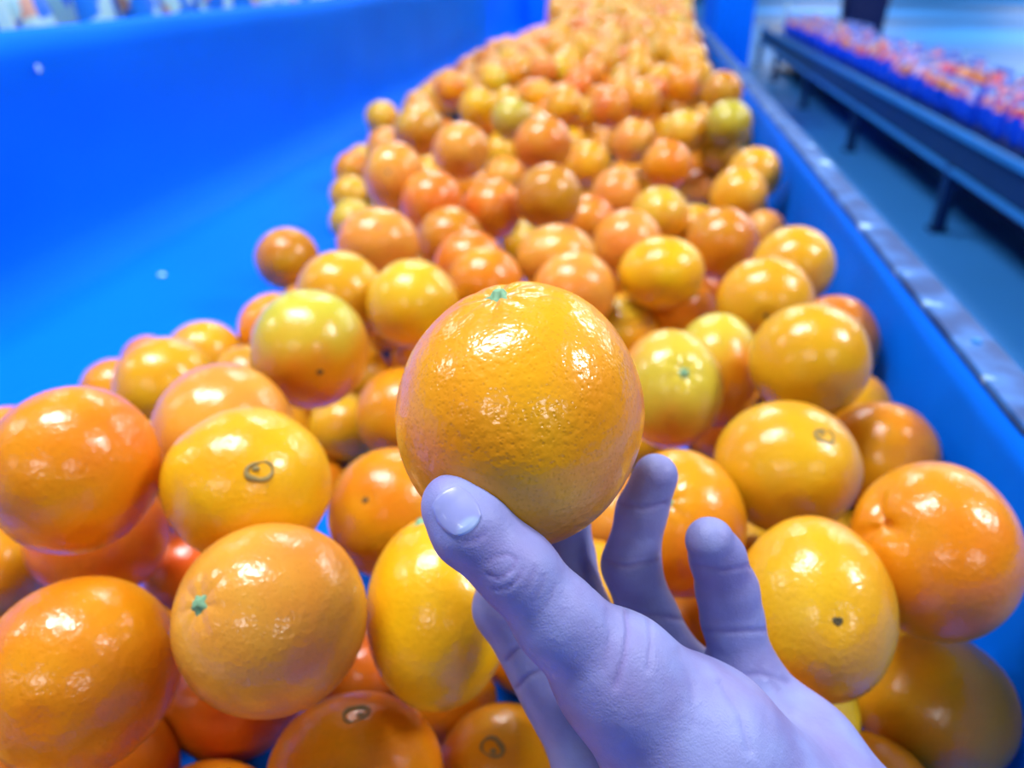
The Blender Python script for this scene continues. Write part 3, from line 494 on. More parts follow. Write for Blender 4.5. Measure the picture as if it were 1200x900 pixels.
(-2262,20907,-3225,415,0,0),(-4894,22909,-3075,390,3,1),(495,40797,-2250,413,0,0),(1609,18854,-3120,413,3,1),(540,32144,-2545,415,0,0),(-1747,29804,-2643,384,1,0),
(-3866,12527,-3767,433,5,0),(-3256,29724,-2652,390,0,0),(-248,35340,-2269,423,3,0),(-1492,19116,-3790,401,4,1),(14,45845,-2174,418,4,0),(-1841,34979,-2427,398,4,0),
(-1342,4345,-3806,394,0,0),(-5903,16639,-3810,390,4,1),(-2965,42609,-2223,428,3,0),(1820,32111,-2449,388,0,1),(-5079,36441,-2949,388,1,1),(261,43464,-2174,413,0,0),
(263,38652,-2309,412,0,0),(-701,13120,-3800,400,4,0),(-6704,24186,-3811,389,0,1),(1765,34324,-2440,386,3,0),(1817,44456,-2118,400,4,0),(1983,20466,-3220,397,3,0),
(-5780,30126,-3696,394,3,0),(-4201,27855,-2831,423,3,0),(-2739,34896,-2237,408,1,0),(-3654,26136,-2773,413,5,0),(-6410,26640,-3811,389,3,0),(-3954,28952,-2680,380,0,1),
(-121,15945,-3801,399,3,1),(-6136,27405,-3767,433,3,0),(-1622,9072,-3813,387,3,0),(-4166,46209,-2018,413,5,0),(576,22785,-3045,412,0,0),(334,46652,-2085,398,1,0),
(-3836,19401,-3445,431,5,0),(-4410,42401,-2157,391,0,0),(-3963,43433,-2183,388,5,0),(-2272,43123,-2174,416,4,0),(-2938,17915,-3787,413,3,0),(-1873,41983,-2237,412,3,0),
(-5279,19442,-3231,394,5,1),(761,19123,-3430,387,3,1),(-1735,44317,-2037,394,5,0),(-3741,41840,-2211,398,5,0),(-2948,23516,-2849,416,5,0),(-2515,19817,-3430,382,3,0),
(-518,19862,-3462,381,0,1),(-6077,33979,-3788,412,4,0),(-579,38820,-2281,390,3,0),(-1196,39388,-2276,386,3,0),(-2222,46129,-2105,399,4,0),(-4458,29671,-2707,403,5,1),
(1821,43288,-2133,395,3,0),(-1018,22794,-2986,413,0,1),(-3180,36905,-2354,417,0,0),(-2886,24750,-3021,417,5,0),(-6594,4924,-3813,387,5,0),(-1998,30573,-2653,392,4,0),
(679,41597,-2146,417,4,0),(-4752,44935,-2115,403,4,0),(1240,46058,-2180,421,0,0),(1200,12032,-3775,425,0,0),(-188,36924,-2349,414,5,0),(166,42632,-2239,398,5,0),
(1858,42051,-2240,384,3,0),(1040,44788,-2121,397,4,0),(-4104,39519,-2204,403,4,0),(-5211,33084,-2991,405,3,1),(1787,29410,-2675,404,5,1),(1308,40445,-2165,388,3,0),
(1051,43871,-2182,385,5,0),(-3066,43430,-2214,408,1,0),(-5922,31964,-3803,397,5,0),(548,30430,-2659,405,1,0),(174,44252,-2216,389,3,0),(-3284,37847,-2303,400,3,0),
(-2833,38743,-2254,387,0,0),(-825,45443,-2156,408,5,0),(-2516,35837,-2346,393,3,0),(-4841,46792,-2389,414,5,0),(-1149,40653,-2265,389,4,0),(-5983,28478,-3794,406,3,0),
(797,15892,-3816,384,1,0),(-1926,39002,-2296,386,5,0),(-2589,27683,-2761,403,1,0),(-268,31108,-3007,416,5,0),(-154,9459,-3814,386,3,1),(-2683,28339,-3203,390,5,0),
(-6531,23309,-3792,408,3,1),(966,42280,-2820,433,5,0),(-2289,3937,-3820,380,5,0),(1592,33416,-2886,417,3,0),(-1173,37397,-2843,418,3,0),(1281,29077,-3321,397,3,0),
(-2669,30282,-3113,385,3,0),(-4717,38301,-2881,392,4,0),(-4424,40427,-2773,384,4,0),(-2221,36264,-2958,394,0,0),(1921,31233,-3144,406,3,0),(-1281,35957,-2848,392,0,0),
(624,35547,-2867,434,0,0),(-1896,31879,-3054,382,0,0),(-3484,10360,-3816,384,3,0),(-3118,11073,-3802,398,4,0),(332,18635,-3816,384,3,0),(-1228,6106,-3795,405,4,0),
(-2580,31174,-3097,434,4,0),(-417,43709,-2637,416,3,0),(1855,19907,-3789,409,0,0),(-3826,21840,-3687,435,3,0),(1468,21859,-3741,396,3,0),(181,26699,-3275,432,0,0),
(-3881,23994,-3159,400,5,0),(-4866,24572,-3519,404,5,0),(-1508,20131,-3725,382,1,1),(-3826,29593,-3212,393,3,0),(-3354,32211,-2892,403,5,0),(-3737,17936,-3805,395,4,0),
(-1971,18427,-3795,405,5,0),(166,39640,-2840,388,3,0),(-3779,35284,-2800,382,4,0),(-1738,27288,-3378,431,4,0),(-2319,22777,-3237,408,5,0),(-2172,25921,-3428,404,3,0),
(-5234,43992,-3796,404,5,0),(180,33099,-3075,426,4,0),(-4423,41621,-2789,391,1,0),(-4652,33613,-2869,385,4,1),(577,20231,-3784,416,3,0),(-3237,41109,-2788,383,4,0),
(981,37148,-2898,394,0,0),(-4783,31327,-3031,394,3,0),(-1256,44225,-2644,393,3,0),(-4734,18805,-3790,410,5,0),(1950,37280,-2808,430,5,0),(527,25475,-3414,412,5,0),
(-748,41530,-2701,390,0,0),(-1982,28747,-3196,433,0,0),(-3716,44150,-2759,390,5,0),(-4862,27449,-3140,419,5,0),(-1351,29272,-3331,409,3,0),(-2518,11734,-3781,419,4,0),
(-434,21246,-3782,418,0,0),(-1914,9999,-3796,404,4,0),(-4159,34514,-2847,406,5,0),(-1089,32165,-3037,381,0,0),(-2559,39293,-2761,403,3,0),(-4469,32724,-3054,431,5,0),
(1304,17648,-3783,417,0,0),(-1279,17386,-3767,433,3,1),(-3886,17188,-3819,381,4,0),(-3164,19680,-3809,391,0,0),(-681,25100,-3382,430,4,0),(1959,12388,-3779,421,0,0),
(-6724,21128,-3812,388,3,0),(-1917,44837,-2754,417,1,0),(-4133,35976,-2726,394,0,0),(1078,24051,-3685,409,4,1),(-452,23693,-3689,392,5,0),(-1659,24484,-3180,431,5,0),
(-4898,28254,-3199,381,1,0),(-2103,16157,-3793,407,3,0),(-4643,37103,-2901,415,1,0),(994,38555,-2789,404,5,0),(1985,16325,-3805,395,0,0),(984,21067,-3622,394,4,1),
(-2718,33891,-2927,422,4,0),(-3994,21033,-3781,407,1,0),(820,45436,-2752,391,1,0),(-1684,42707,-2595,426,0,0),(-2746,46527,-2704,387,0,0),(-185,34306,-2997,391,3,0),
(1946,38889,-2763,399,3,0),(-1308,22070,-3282,433,4,0),(1611,5637,-3794,406,0,0),(-1830,32920,-3091,407,3,0),(844,40132,-2734,418,4,0),(-4553,43085,-2709,399,5,0),
(-3428,25475,-3448,406,1,0),(-974,33914,-3046,406,1,0),(-2488,34922,-2985,389,3,0),(-2623,37412,-2736,432,5,0),(-42,28700,-3163,382,0,0),(846,31101,-2970,399,1,0),
(-2939,45749,-2647,404,3,0),(1259,32320,-2996,431,5,0),(-910,27304,-3389,401,5,0),(-5836,20825,-3796,404,3,0),(-3947,38181,-2867,395,4,0),(-974,40005,-2837,423,0,0),
(-3478,23185,-3379,421,5,0),(-1823,40327,-2798,394,4,0),(-5597,25423,-3326,381,1,0),(1825,26757,-3364,389,0,0),(121,29487,-3168,426,5,0),(-3881,28484,-3308,422,5,0),
(40,17920,-3803,397,0,0),(-911,26027,-3351,381,4,0),(-309,46565,-2608,427,4,0),(-115,32326,-3025,407,3,0),(-3,16810,-3787,413,1,0),(1843,46986,-2733,416,0,0),
(1983,40710,-2819,383,1,0),(989,23186,-3642,406,3,0),(-5126,29308,-3136,391,0,1),(-5723,17464,-3817,383,3,0),(829,28312,-3341,405,4,0),(-3849,36795,-2876,427,3,0),
(-5919,19806,-3799,401,5,0),(-2958,40211,-2772,385,3,0),(-1774,34273,-2999,434,0,0),(-157,36344,-2931,417,4,0),(-4518,30452,-3190,402,0,0),(-3048,44871,-2751,420,0,0),
(-5578,19032,-3809,391,3,0),(-1326,30514,-3158,389,4,0),(-2998,41849,-2707,407,5,0),(1010,26461,-3458,405,0,0),(-2383,23567,-3452,429,4,0),(-3704,42522,-2678,388,4,0),
(-4111,20099,-3790,410,5,0),(-3792,33659,-3000,410,3,0),(-201,22009,-3728,382,0,0),(-4568,44300,-2544,393,1,0),(-1501,41267,-2706,416,0,0),(1066,34479,-2996,416,0,0),
(1023,46782,-2581,417,4,0),(-2734,26854,-3464,405,3,0),(75,37820,-2872,400,3,0),(-2245,19250,-3819,381,5,0),(466,2964,-3802,398,0,1),(-5296,30737,-3257,430,5,0),
(-3698,46201,-2751,432,3,0),(1334,8205,-3782,418,4,1),(-4635,26460,-3381,423,3,0),(-3759,18700,-3817,383,0,0),(829,22030,-3357,384,3,1),(-5164,32068,-3217,419,3,0),
(1581,30003,-3240,411,5,0),(-5004,42366,-3240,384,5,0),(-4946,34574,-3083,403,0,0),(1951,46069,-2753,429,0,0),(1977,22460,-3757,403,3,0),(-4895,39474,-3118,413,4,0),
(540,12716,-3790,410,5,0),(-261,24378,-3400,385,3,0),(1886,39765,-2819,406,5,0),(1732,18347,-3788,412,3,0),(-2241,10816,-3800,400,3,0),(-3228,34540,-2820,388,3,0),
(-6122,24936,-3769,431,3,1),(-4874,41030,-3068,416,5,0),(-2140,25075,-3580,405,0,0),(-3165,33124,-2996,418,0,0),(1860,24288,-3606,401,5,1),(-3530,39237,-2870,411,3,0),
(1804,42631,-2767,390,3,0),(501,7117,-3796,404,3,0),(1829,38097,-2674,415,3,0),(-123,30354,-3260,401,3,0),(1971,14650,-3791,409,3,0),(1206,25086,-3327,383,1,0),
(-220,22746,-3513,390,3,0),(-3217,29039,-3229,417,5,0),(1975,43879,-2759,397,3,0),(-4867,43797,-3090,415,4,0),(-5853,30932,-3807,393,5,0),(-2536,43714,-2715,383,1,0),
(-5421,35628,-3769,431,4,0),(1552,13073,-3816,384,3,0),(-2911,2995,-3804,396,3,1),(1962,27834,-3417,418,3,0),(1568,4854,-3819,381,3,1),(-197,42118,-2797,399,0,0),
(1404,44570,-2786,400,3,0),(1251,16861,-3816,384,3,0),(-6567,20328,-3784,416,0,0),(-5346,34487,-3777,423,5,0),(-1034,23173,-3696,400,5,0),(-4119,45483,-2621,382,1,0),
(-2171,17634,-3796,404,3,0),(-330,14689,-3776,424,3,0),(-922,9398,-3807,393,5,0),(-3684,40022,-2662,381,3,0),(-3835,26573,-3413,393,0,0),(1973,17095,-3817,383,4,0),
(-3230,27711,-3391,399,0,0),(-4622,22558,-3699,386,4,0),(-4193,25230,-3505,414,4,0),(99,19445,-3768,432,0,0),(-3174,38423,-2866,392,1,0),(-756,35365,-2973,418,0,0),
(58,8661,-3802,398,3,1),(-1980,21629,-3451,415,1,0),(-194,20472,-3795,405,3,0),(-6081,25758,-3807,393,3,0),(-5288,18163,-3807,393,0,0),(123,24912,-3802,398,3,0),
(-1181,46259,-3149,432,5,0),(-3193,30086,-3733,418,5,0),(-1320,38199,-3238,391,5,0),(-886,31502,-3674,411,1,0),(739,31872,-3603,409,5,0),(1750,23205,-3812,388,0,0),
(-3656,43446,-3128,388,4,0),(-1142,24106,-3771,429,4,0),(187,45181,-3337,399,1,0),(-1773,42829,-3396,398,4,0),(1679,35803,-3499,406,1,0),(-2363,36948,-3447,410,3,0),
(-2110,35597,-3432,381,1,0),(1318,39151,-3302,400,3,0),(1966,29217,-3750,414,4,0),(-1761,30217,-3745,408,3,0),(-5093,45758,-3800,400,3,0),(1203,36503,-3483,381,5,0),
(-93,38920,-3261,387,1,0),(-2105,41832,-3313,415,3,0),(1246,33143,-3588,382,3,0),(1581,40352,-3377,400,5,0),(-3198,20846,-3780,420,4,0),(-2652,21425,-3807,393,4,0),
(-3209,28434,-3782,418,3,0),(-1383,25227,-3794,406,5,0),(-1041,41929,-3311,397,0,0),(-3608,36247,-3450,389,4,0),(-2898,25990,-3780,420,3,0),(-5537,29152,-3787,413,0,0),
(-674,42800,-3367,391,5,0),(-3259,39832,-3424,384,4,0),(-1734,31077,-3784,393,5,0),(-1405,45366,-3140,415,0,0),(-325,29120,-3775,425,4,0),(1271,27176,-3771,429,3,0),
(-1806,23025,-3795,405,1,0),(-356,28028,-3815,385,1,0),(-4882,19844,-3787,413,1,1),(-2045,46867,-3318,393,3,0),(-4489,45498,-3333,384,3,0),(-4706,35902,-3480,401,0,0),
(856,46289,-3206,386,1,0),(-4649,23307,-3813,387,0,0),(-506,45629,-3239,409,0,0),(-2775,24474,-3791,409,1,0),(1004,43339,-3257,431,0,0),(1756,30685,-3789,398,0,0),
(-6127,22049,-3814,386,3,0),(-4365,31635,-3625,403,0,0),(1953,25884,-3805,395,4,0),(1969,19117,-3789,411,4,0),(-3268,31400,-3690,402,4,0),(-2689,32359,-3709,408,1,0),
(292,41578,-3272,422,5,0),(-2649,40929,-3312,420,3,0),(-4170,46808,-3098,404,5,0),(-1226,27996,-3779,421,0,0),(224,23316,-3796,404,0,0),(479,30872,-3747,392,4,0),
(-3942,40715,-3404,412,4,0),(-2135,45880,-3180,381,1,0),(1824,33840,-3594,384,0,0),(-1255,39275,-3384,418,5,0),(149,43345,-3246,417,4,0),(1973,21257,-3793,407,5,0),
(1391,45362,-3318,397,0,0),(-248,27263,-3805,395,5,0),(-4233,42350,-3317,388,4,0),(-3688,24632,-3810,390,4,0),(1923,32651,-3561,395,1,0),(-3059,43001,-3344,395,5,0),
(-1451,36293,-3518,385,0,0),(-3868,30740,-3659,385,0,0),(-4989,37585,-3809,391,3,0),(-739,44236,-3302,382,0,0),(-1509,26087,-3811,389,4,0),(482,36730,-3349,393,5,0),
(-1744,34834,-3613,407,4,0),(596,34236,-3614,406,1,0),(-2182,39880,-3417,428,3,0),(-3830,37585,-3473,391,5,0),(15,35206,-3473,389,3,0),(-4116,39501,-3385,421,1,0),
(-3154,34026,-3623,402,3,0),(-260,37092,-3501,385,3,0),(-4958,25342,-3776,424,5,0),(-3496,41779,-3391,393,3,0),(-5489,26542,-3805,395,3,0),(-3964,25923,-3811,389,3,0),
(1729,41812,-3171,420,5,0),(-247,25672,-3791,409,3,0),(-5203,40763,-3772,428,0,0),(472,22549,-3796,404,3,0),(-96,33708,-3566,410,0,0),(-4254,29023,-3800,400,4,0),
(-2017,38624,-3424,434,3,0),(489,27512,-3807,393,0,0),(-2217,20391,-3810,390,3,0),(1780,25031,-3815,385,3,0),(-1036,29854,-3816,384,1,0),(-4977,38818,-3766,434,1,0),
(1546,20611,-3820,380,3,0),(-3190,46962,-3235,427,3,0),(-3867,22644,-3805,395,3,0),(-1258,21372,-3767,433,3,0),(380,21515,-3799,401,0,1),(503,44201,-3316,401,4,0),
(-4546,33837,-3652,411,5,0),(-3845,32930,-3667,411,4,0),(-1584,44008,-3320,387,4,0),(-1129,40748,-3188,393,3,0),(-3493,23854,-3809,391,3,0),(1260,37750,-3405,383,0,0),
(-2228,29463,-3778,422,3,0),(-521,32961,-3658,385,3,0),(-4344,44400,-3352,426,4,0),(1491,28386,-3789,411,5,0),(1060,35148,-3551,419,3,0),(-2894,35608,-3361,411,3,0),
(1637,38431,-3416,404,4,0),(-3919,27819,-3784,416,5,0),(-5313,27313,-3795,405,3,0),(-3659,32117,-3676,419,5,0),(-4777,30021,-3816,384,4,0),(-2858,37995,-3446,390,4,0),
(-2281,27996,-3788,412,3,0),(-3061,44096,-3296,411,3,0),(373,46934,-3241,390,3,0),(-5357,42726,-3808,392,5,0),(-4409,27155,-3772,428,4,0),(941,29698,-3762,434,0,0),
(988,40992,-3202,427,4,0),(-2061,33626,-3448,386,0,0),(-3122,22260,-3795,405,5,0),(-1945,24113,-3812,388,0,0),(-2475,30742,-3795,402,0,0),(1897,36857,-3526,389,0,0),
(-3598,45308,-3216,431,0,0),(-4929,46929,-3784,416,1,0),(-5257,32853,-3771,429,3,0),(-5185,36840,-3815,385,3,0),(-2917,9424,-3814,386,1,0),(-3086,12300,-3813,387,3,0),
(-4767,27866,-3819,381,3,0),(-1143,33448,-3651,384,3,0),(1848,34860,-3486,404,3,0),(1192,25694,-3799,401,3,0),(-3973,35075,-3537,415,1,0),(-953,20632,-3818,382,0,1),
(-395,40434,-3436,411,0,0),(-3392,27041,-3818,382,0,0),(-728,26635,-3795,405,1,0),(-5109,41582,-3805,395,4,0),(-518,37936,-3377,396,1,0),(306,24091,-3813,387,3,0),
(-835,22426,-3806,394,5,0),(-4955,44726,-3807,393,3,0),(-819,46980,-3161,382,0,0),(-3063,34812,-3582,398,3,0),(-2319,22246,-3806,394,0,0),(-4752,40129,-3572,386,1,0),
(-4327,24068,-3801,399,4,0),(-943,34899,-3613,404,1,0),(-2851,38823,-3473,412,4,0),(1116,19661,-3819,381,3,0),(-550,41314,-3415,389,0,0),(-2081,26601,-3808,392,5,0),
(-2825,22990,-3803,397,5,0),(-44,31552,-3680,398,3,0),(-764,30664,-3670,386,5,0),(-4000,5681,-3822,378,5,0),(1497,2147,-3835,365,5,0),(51,4905,-3824,376,5,1),
(-778,7786,-3835,365,4,0),(1176,3559,-3910,290,5,1),(715,2376,-3180,320,1,1),(66,2495,-3180,320,4,1),(118,4043,-3710,290,4,1),(1062,2972,-3480,320,4,1),
(-96,3280,-3150,350,3,1),(-865,3117,-3910,290,0,1),(-5229,7050,-3910,290,1,1),(943,11364,-3420,380,3,1),(1944,5927,-3210,290,3,1),(-3118,5826,-3910,290,0,1),
(-3843,4917,-3880,320,0,1),(-3307,4200,-3180,320,3,1),(946,4004,-3510,290,0,1),(1097,10464,-3210,290,4,0),(-4475,4225,-3180,320,0,1),(1833,10779,-3210,290,5,1),
(-4084,8730,-3880,320,5,1),(-3060,6417,-3910,290,5,1),(1939,13276,-3180,320,5,0),(-2362,6988,-3210,290,0,1),
]
TINT = {'o': (0.67, 0.225, 0.004), 'd': (0.66, 0.185, 0.012), 'r': (0.55, 0.115, 0.003), 'y': (0.67, 0.305, 0.007), 'Y': (0.72, 0.36, 0.005), 'p': (0.7, 0.265, 0.032), 'b': (0.52, 0.185, 0.006), 'g': (0.42, 0.27, 0.015)}  # r: shade of the gaps put into a darker peel colour
TK = list(TINT)
WORD = {'o': 'plain', 'd': 'reddish', 'r': 'shaded red', 'y': 'golden', 'Y': 'bright yellow', 'p': 'peach', 'b': 'amber', 'g': 'greenish'}

def fruit_mesh(name, rad, seg, ring, seed, stretch=None, dim=.055, grooves=0, groove_amp=0.0, taper=0.0, foot=.03):
    rnd = random.Random(seed)
    o = Vector((rnd.uniform(0, 50), rnd.uniform(0, 50), rnd.uniform(0, 50)))
    v = []; f = []
    def pt(th, ph):
        d = Vector((math.sin(th)*math.cos(ph), math.sin(th)*math.sin(ph), math.cos(th)))
        k = 1+.022*mnoise.noise(d*1.1+o)+.008*mnoise.noise(d*2.6+o)
        k -= dim*math.exp(-(th/.17)**2)
        k -= foot*math.exp(-((math.pi-th)/.15)**2)
        if grooves:
            k -= groove_amp*math.exp(-((th-.22)/.26)**2)*(.5+.5*math.cos(grooves*ph+seed))**2
        p = d*(rad*k)
        p.z *= .975
        if taper:
            t = 1-taper*max(0, -d.z+.1)**1.5
            p.x *= t; p.y *= t
        return p
    v.append(pt(0, 0))
    for i in range(1, ring):
        th = math.pi*i/ring
        for j in range(seg): v.append(pt(th, 2*math.pi*j/seg))
    v.append(pt(math.pi, 0))
    if stretch is not None:
        v = [stretch @ p for p in v]
    for j in range(seg): f.append((0, 1+j, 1+(j+1) % seg))
    for i in range(ring-2):
        for j in range(seg):
            a = 1+i*seg+j; b_ = 1+i*seg+(j+1) % seg
            f.append((a, a+seg, b_+seg, b_))
    l = len(v)-1; s0 = 1+(ring-2)*seg
    for j in range(seg): f.append((s0+j, l, s0+(j+1) % seg))
    me = mesh_from(name, v, f); me.materials.append(PEEL)
    return me, v[0], v[-1]

def stem_mesh(r=.0036, h=.0026, seed=0):          # five-lobed dried calyx with a nub
    v = []; f = []; n = 20
    prof = [(1.25, -.35), (1.0, .18), (.62, .30), (.46, .9), (.30, 1.0), (.0, .82)]
    for (q, z) in prof[:-1]:
        for j in range(n):
            a = 2*math.pi*j/n
            lob = 1+(.26*math.cos(5*a+seed) if q > .6 else .05*math.cos(3*a))
            v.append((r*q*lob*math.cos(a), r*q*lob*math.sin(a), h*z))
    v.append((0, 0, h*prof[-1][1]))
    for i in range(len(prof)-2):
        for j in range(n):
            a = i*n+j; b_ = i*n+(j+1) % n; f.append((a, b_, b_+n, a+n))
    s = (len(prof)-2)*n
    for j in range(n): f.append((s+j, s+(j+1) % n, len(v)-1))
    return mesh_from('stem_button', v, f)

def navel_mesh(R0=.0054, r=.0014):                # thin uneven ring with a small inner bud
    v = []; f = []; n = 32; k = 8
    for j in range(n):
        a = 2*math.pi*j/n
        rr = R0*(1+.10*math.cos(2*a+.6)+.06*math.cos(3*a+1)); tr = r*(.75+.35*math.sin(a+.8)+.15*math.sin(4*a))
        for i in range(k):
            c = 2*math.pi*i/k
            v.append(((rr+tr*math.cos(c))*math.cos(a), (rr+tr*math.cos(c))*math.sin(a)*.85, tr*.55*math.sin(c)-.0004))
    for j in range(n):
        for i in range(k):
            f.append((j*k+i, ((j+1) % n)*k+i, ((j+1) % n)*k+(i+1) % k, j*k+(i+1) % k))
    s = len(v); m_ = 10
    for (q, z) in ((.0016, -.0008), (.0012, .0003), (.0005, .0006)):
        for j in range(m_):
            a = 2*math.pi*j/m_; v.append((.0014+q*math.cos(a)*1.3, -.0016+q*math.sin(a), z))
    for i in range(2):
        for j in range(m_):
            a = s+i*m_+j; b_ = s+i*m_+(j+1) % m_; f.append((a, b_, b_+m_, a+m_))
    f.append(tuple(s+2*m_+j for j in range(m_)))
    return mesh_from('navel', v, f)

def scar_mesh(r=.0021):
    v = []; f = []; n = 12
    for (q, z) in ((1.2, -.25), (.9, .16), (.45, .05)):
        for j in range(n):
            a = 2*math.pi*j/n; v.append((r*q*math.cos(a), r*q*math.sin(a)*(.8+.2*math.sin(3*a)), r*z))
    v.append((0, 0, -.1*r))
    for i in range(2):
        for j in range(n):
            a = i*n+j; b_ = i*n+(j+1) % n; f.append((a, b_, b_+n, a+n))
    for j in range(n): f.append((2*n+j, 2*n+(j+1) % n, len(v)-1))
    return mesh_from('blossom_scar', v, f)
STEM_ME, NAVEL_ME, SCAR_ME = stem_mesh(), navel_mesh(), scar_mesh()

def view_frame(pos):
    vdir = (CAM-pos).normalized()
    rt = (CR-vdir*CR.dot(vdir)).normalized()
    return rt, vdir.cross(rt).normalized(), vdir     # right, up, toward camera

def add_mark(parent, kind, pole, s=1.0):
    me, mat, nm = {'stem': (STEM_ME, STEM, 'stem_button'), 'navel': (NAVEL_ME, NAVEL, 'navel'),
                   'scar': (SCAR_ME, SCAR, 'blossom_scar')}[kind]
    o = link(nm, me, mat, parent)
    o.location = pole+Vector((0, 0, .0003)); o.scale = (s, s, s)
    return o

rnd = random.Random(11)
VARS = [fruit_mesh('orange_small', .0415, 32, 20, 100+i, dim=.05+.01*i)[0] for i in range(6)]

def make_fruit(i, rec):
    x, y, z, r, w, h, sx, sy, tint, green, mark, label, px, py = rec
    pos = Vector((x, y, z+CAMZ))
    rt, up, vd = view_frame(pos)
    if mark:
        mx_, my_ = (mark[1]-px)/(w/2), (py-mark[2])/(h/2)
        q = math.hypot(mx_, my_)
        if q > .97: mx_ *= .97/q; my_ *= .97/q
        pole = rt*mx_+up*my_+vd*math.sqrt(max(0, 1-mx_*mx_-my_*my_))
        if mark[0] == 'spot':
            spot = pole; pole = (up*.93+vd*.36+rt*rnd.uniform(-.1, .1)).normalized()
    elif green > .25:
        pole = (up+vd*.35+rt*rnd.uniform(-.3, .3)).normalized()
    else:
        pole = Vector((rnd.gauss(0, 1), rnd.gauss(0, 1)+1.2, rnd.gauss(0, 1)-.3)).normalized()   # stem out of sight
    q = pole.to_track_quat('Z', 'Y'); q = q @ Euler((0, 0, rnd.uniform(0, 6.28))).to_quaternion()
    big = max(w, h) > 88 or mark
    if big:
        rq = q.to_matrix()
        fr = Matrix((rt, up, vd))                  # world -> view
        S = rq.transposed() @ fr.transposed() @ Matrix.Diagonal((sx, sy, 1)) @ fr @ rq
        kind = mark[0] if mark else ''
        crease = kind == 'crease'
        me, top, bot = fruit_mesh('orange', r, 64, 40, i, S, dim=(.13 if crease else 0.0 if kind == 'navel' else .03 if kind == 'scar' else .06),
                                  grooves=(3 if crease else 7 if kind == 'stem' else 0),
                                  groove_amp=(.09 if crease else .012))
    else:
        me = VARS[i % 6]
    o = link('orange', me, PEEL)
    o.location = pos; o.rotation_mode = 'QUATERNION'; o.rotation_quaternion = q
    if not big: o.scale = (r/.0415,)*3
    c = TINT[tint]; j = .06
    o.color = (*[min(1, k*(1+rnd.uniform(-j, j))) for k in c], green)
    if mark and mark[0] == 'spot':                 # blossom end on the side of a fruit whose stem end points up
        d = q.inverted() @ spot
        best = max(me.vertices, key=lambda v_: v_.co.normalized().dot(d)).co
        so = link('blossom_scar', SCAR_ME, SCAR, o); so.location = best*1.004
        so.rotation_mode = 'QUATERNION'; so.rotation_quaternion = best.to_track_quat('Z', 'Y')
    elif mark and mark[0] != 'crease':
        mk = add_mark(o, mark[0], top if big else Vector((0, 0, .039)), 1.0 if r > .03 else .8)
    tag(o, label or 'small orange half hidden among the middle of the pile', 'orange', 'oranges heaped in the blue bin')
    return o
for i, rec in enumerate(LISTED): make_fruit(i, rec)

# the rest of the heap
SM = fruit_mesh('buried', 1.0, 18, 11, 5)[0]
sv = np.array([tuple(q.co) for q in SM.vertices]); sf = [tuple(p.vertices) for p in SM.polygons]
bv = []; bf = []
for i, (x, y, z, r, t, ind) in enumerate(FILL):
    x, y, z, r = x/1e4, y/1e4, z/1e4, r/1e4
    if ind:
        o = link('orange', VARS[i % 6], PEEL)
        o.location = (x, y, z+CAMZ); o.scale = (r/.0415,)*3
        o.rotation_euler = (rnd.uniform(0, 6.28), rnd.uniform(0, 3.14), rnd.uniform(0, 6.28))
        c = TINT[TK[t]]
        o.color = (*[min(1, k*(1+rnd.uniform(-.08, .08))) for k in c], rnd.choice((0, 0, .1, .3, .5)))
        if y > 1.55:
            zone = 'against the blue right wall' if x > .12 else 'on the left slope' if x < -.42 else 'left of the middle' if x < -.15 else 'in the middle'
            band = 'start' if y < 2.0 else 'near half' if y < 2.5 else 'far half' if y < 3.1 else 'very end'
            tag(o, 'small %s orange %s, %s of distant heap' % (WORD[TK[t]], zone, band), 'orange', 'oranges at the far end of the heap')
        else:
            zone = 'by the blue right wall' if x > .13 else 'on the left side' if x < -.3 else 'left of the hand' if x < -.05 else 'below the held one'
            band = 'front' if y < .45 else 'middle' if y < .9 else 'rear'
            tag(o, 'half buried %s orange %s, %s of the heap' % (WORD[TK[t]], zone, band), 'orange', 'oranges buried in the gaps')
    else:
        k0 = sum(len(b_) for b_ in bv)
        bv.append(sv*r+np.array((x, y, z+CAMZ)))
        bf += [tuple(q+k0 for q in p) for p in sf]
if bv:
    me = mesh_from('buried_oranges', np.concatenate(bv), bf)
    o = link('buried_oranges', me, PEEL); o.color = (.80, .32, .012, .1)
    tag(o, 'remaining oranges deep inside and at the far end of the heap', 'oranges', kind='stuff')

# ------------------------------------------------------------------ the held orange
HC = W(609, 486, .262)
HR = .0440
rt, up, vd = view_frame(HC)
sx_, sy_ = (585-609)/145, (486-347)/157
hp = (rt*sx_+up*sy_+vd*math.sqrt(max(.0, 1-sx_**2-sy_**2))).normalized()
hq = hp.to_track_quat('Z', 'Y')
rq = hq.to_matrix(); fr = Matrix((rt, up, vd))
S = rq.transposed() @ fr.transposed() @ Matrix.Diagonal((.955, 1.035, .98)) @ fr @ rq
me, top, bot = fruit_mesh('held_orange', HR, 128, 80, 777, S, dim=.045, grooves=8, groove_amp=.016, taper=.05)
held = link('orange', me, PEEL); held.location = HC; held.rotation_mode = 'QUATERNION'; held.rotation_quaternion = hq
held.color = (.78, .295, .005, .05)
tag(held, 'big sharp orange with dimpled peel held up between thumb and fingers', 'orange')
add_mark(held, 'stem', top-Vector((0, 0, .0008)), 1.1)

